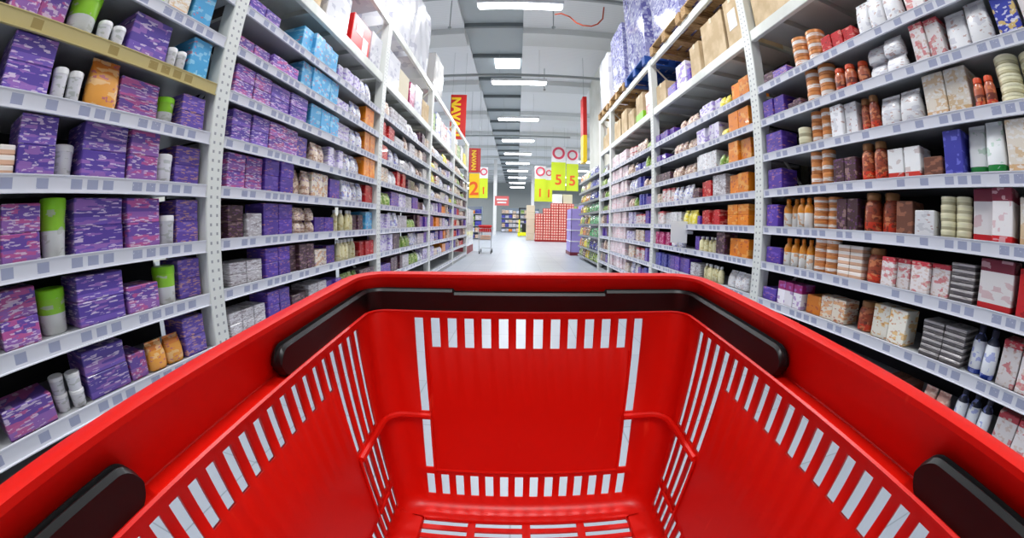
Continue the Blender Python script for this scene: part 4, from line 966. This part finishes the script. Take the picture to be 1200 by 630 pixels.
# pallet stacker
e = bpy.data.objects.new('pallet_stacker', None); COL.objects.link(e); tag(e, 'yellow and black pallet stacker parked at the far end of the aisle', 'pallet stacker'); e.location = (.6, 33.6, 0)
a = MB(); a.box(-.5, .5, 0, .9, .06, .38, c=.03); a.box(-.45, -.3, -.95, 0, .06, .14, c=.01); a.box(.3, .45, -.95, 0, .06, .14, c=.01); obj('chassis', a, M['yellow'], e)
a = MB(); a.box(-.12, .45, .15, .85, .38, 1.15, c=.04); obj('battery_box', a, M['dark'], e)
a = MB()
for sx in (-.42, .36): a.box(sx, sx + .12, 0, .12, .35, 2.55)
a.box(-.42, .48, .02, .1, 2.45, 2.55); a.box(-.42, .48, .02, .1, 1.4, 1.5); obj('mast', a, M['dark'], e)
a = MB(); a.box(-.42, -.30, -.04, -.01, .4, 1.5); obj('mast_guard', a, M['yellow'], e)
for sx in (-.38, .34):
    a = MB(); a.tube([(sx, .7, .09), (sx + .08, .7, .09)], .09, 14); obj('wheel', a, M['dark'], e)

# shopping cart
e = bpy.data.objects.new('shopping_cart', None); COL.objects.link(e); tag(e, 'wire shopping cart with red child seat standing left of the aisle', 'shopping cart'); e.location = (-1.12, 13.55, 0)
wr_ = mat('chromed_wire', (.80, .81, .82), .3, .4)
a = MB()
def cartring(z, f): 
    x0, x1, y0, y1 = -.24 * f, .24 * f, -.0, .75 * f; return [(x0, y0, z), (x1, y0, z), (x1, y1, z), (x0, y1, z)]
for z, f in ((.50, .8), (.60, .86), (.70, .9), (.80, .95), (.92, 1.0)): a.tube(cartring(z, f), .006 if z < .9 else .012, 5, closed=True)
for k in range(7):
    f = -1 + 2 * k / 6; a.tube([(f * .24, 0, .92), (f * .19, 0, .5), (f * .19, .6, .5), (f * .24, .75, .92)], .004, 4)
for k in range(1, 8):
    y = k / 8; a.tube([(-.24, .75 * y, .92), (-.19, .6 * y, .5), (.19, .6 * y, .5), (.24, .75 * y, .92)], .004, 4)
obj('wire_basket', a, wr_, e)
a = MB(); a.tube([(-.24, -.02, .95), (-.22, -.02, .4), (-.22, .05, .18), (-.2, .75, .16)], .013, 6); a.tube([(.24, -.02, .95), (.22, -.02, .4), (.22, .05, .18), (.2, .75, .16)], .013, 6); a.tube([(-.2, .72, .17), (.2, .72, .17)], .012, 6); obj('chassis', a, wr_, e)
a = MB(); a.tube([(-.25, -.06, 1.0), (.25, -.06, 1.0)], .018, 8); obj('push_handle', a, M['sign_red'], e)
a = MB(); a.box(-.22, .22, .0, .03, .80, 1.04, c=.01); a.box(-.22, .22, .0, .2, .78, .80); obj('child_seat', a, M['sign_red'], e)
for sx in (-.21, .21):
    for sy in (.06, .72):
        a = MB(); a.tube([(sx - .015, sy, .06), (sx + .015, sy, .06)], .06, 12); a.box(sx - .008, sx + .008, sy - .015, sy + .015, .06, .17); obj('wheel', a, M['dark'], e)
a = MB(); a.box(-.17, .17, .06, .5, .51, .66, c=.02); o = obj('peach_parcel', a, mat('peach_parcel', (.93, .74, .62), .6)); o.location = (-1.12, 13.55, 0); tag(o, 'peach-coloured parcel lying in the shopping cart', 'parcel')

# far shelving and column
cg = mat('column_white', (.92, .92, .92), .6)
a = MB(); a.box(-2.25, -1.95, 36, 36.3, 0, CH); struct('pillar_left', a, cg)
a = MB(); a.box(1.5, 1.8, 40, 40.3, 0, CH); struct('pillar_right', a, cg)
goodsm = [P['wb'], P['sv'], P['br'], P['bt'], P['gn'], P['ow'], P['or']]
def far_unit(x, y, w, h, label, short, cols=5, rows_=6, name='shelving_unit'):
    e = bpy.data.objects.new(name, None); COL.objects.link(e); tag(e, label, 'shelving', 'far shelving units across the end of the aisle'); e.location = (x, y, 0)
    a = MB(); a.box(-w / 2, w / 2, .5, .55, 0, h); a.box(-w / 2 - .02, -w / 2 + .02, 0, .55, 0, h); a.box(w / 2 - .02, w / 2 + .02, 0, .55, 0, h); obj('frame', a, mat('blue_grey_steel', (.50, .56, .62), .5), e)
    for r_ in range(rows_):
        z = .1 + r_ * (h - .2) / rows_
        a = MB(); a.box(-w / 2, w / 2, 0, .5, z - .03, z); obj('shelf', a, M['shelf'], e)
        for c__ in range(cols):
            ww = w / cols; a = MB(); hh = random.uniform(.5, .8) * (h - .2) / rows_; a.box(-ww * .45, ww * .45, 0, .35, 0, hh, c=.01)
            o = obj('goods_block', a, random.choice(goodsm)); o.location = (x - w / 2 + ww * (c__ + .5), y + .04, z + .001)
            tag(o, '%s block of goods on the %s shelf of the %s' % (['leftmost', 'second', 'third', 'fourth', 'rightmost'][c__], ['lowest', 'second', 'third', 'fourth', 'topmost'][r_], short), 'goods', 'goods on the far shelving units')
far_unit(-3.6, 26, 2.4, 2.3, 'blue-grey shelving unit beyond the white cartons, left of the aisle', 'nearest blue-grey shelving unit', 5, 5)
far_unit(-.8, 50, 2.4, 3.2, 'blue-grey shelving unit closing the far end, left half', 'end unit, left half', 5, 5)
far_unit(1.7, 50, 2.4, 3.2, 'blue-grey shelving unit closing the far end, right half', 'end unit, right half', 5, 5)
far_unit(-6.2, 31, 2.6, 3.0, 'blue-grey shelving unit far off on the left side', 'far left unit', 4, 5)
far_unit(5.3, 33, 2.6, 3.0, 'blue-grey shelving unit far off behind the red multipacks', 'unit behind the red multipacks', 4, 5)

# ------------------------------------------------------------------ even world fill, added to brighten through the open end behind the basket
w = bpy.data.worlds.new('world'); scene.world = w; w.use_nodes = True
w.node_tree.nodes['Background'].inputs[0].default_value = (.93, .96, 1, 1); w.node_tree.nodes['Background'].inputs[1].default_value = .14
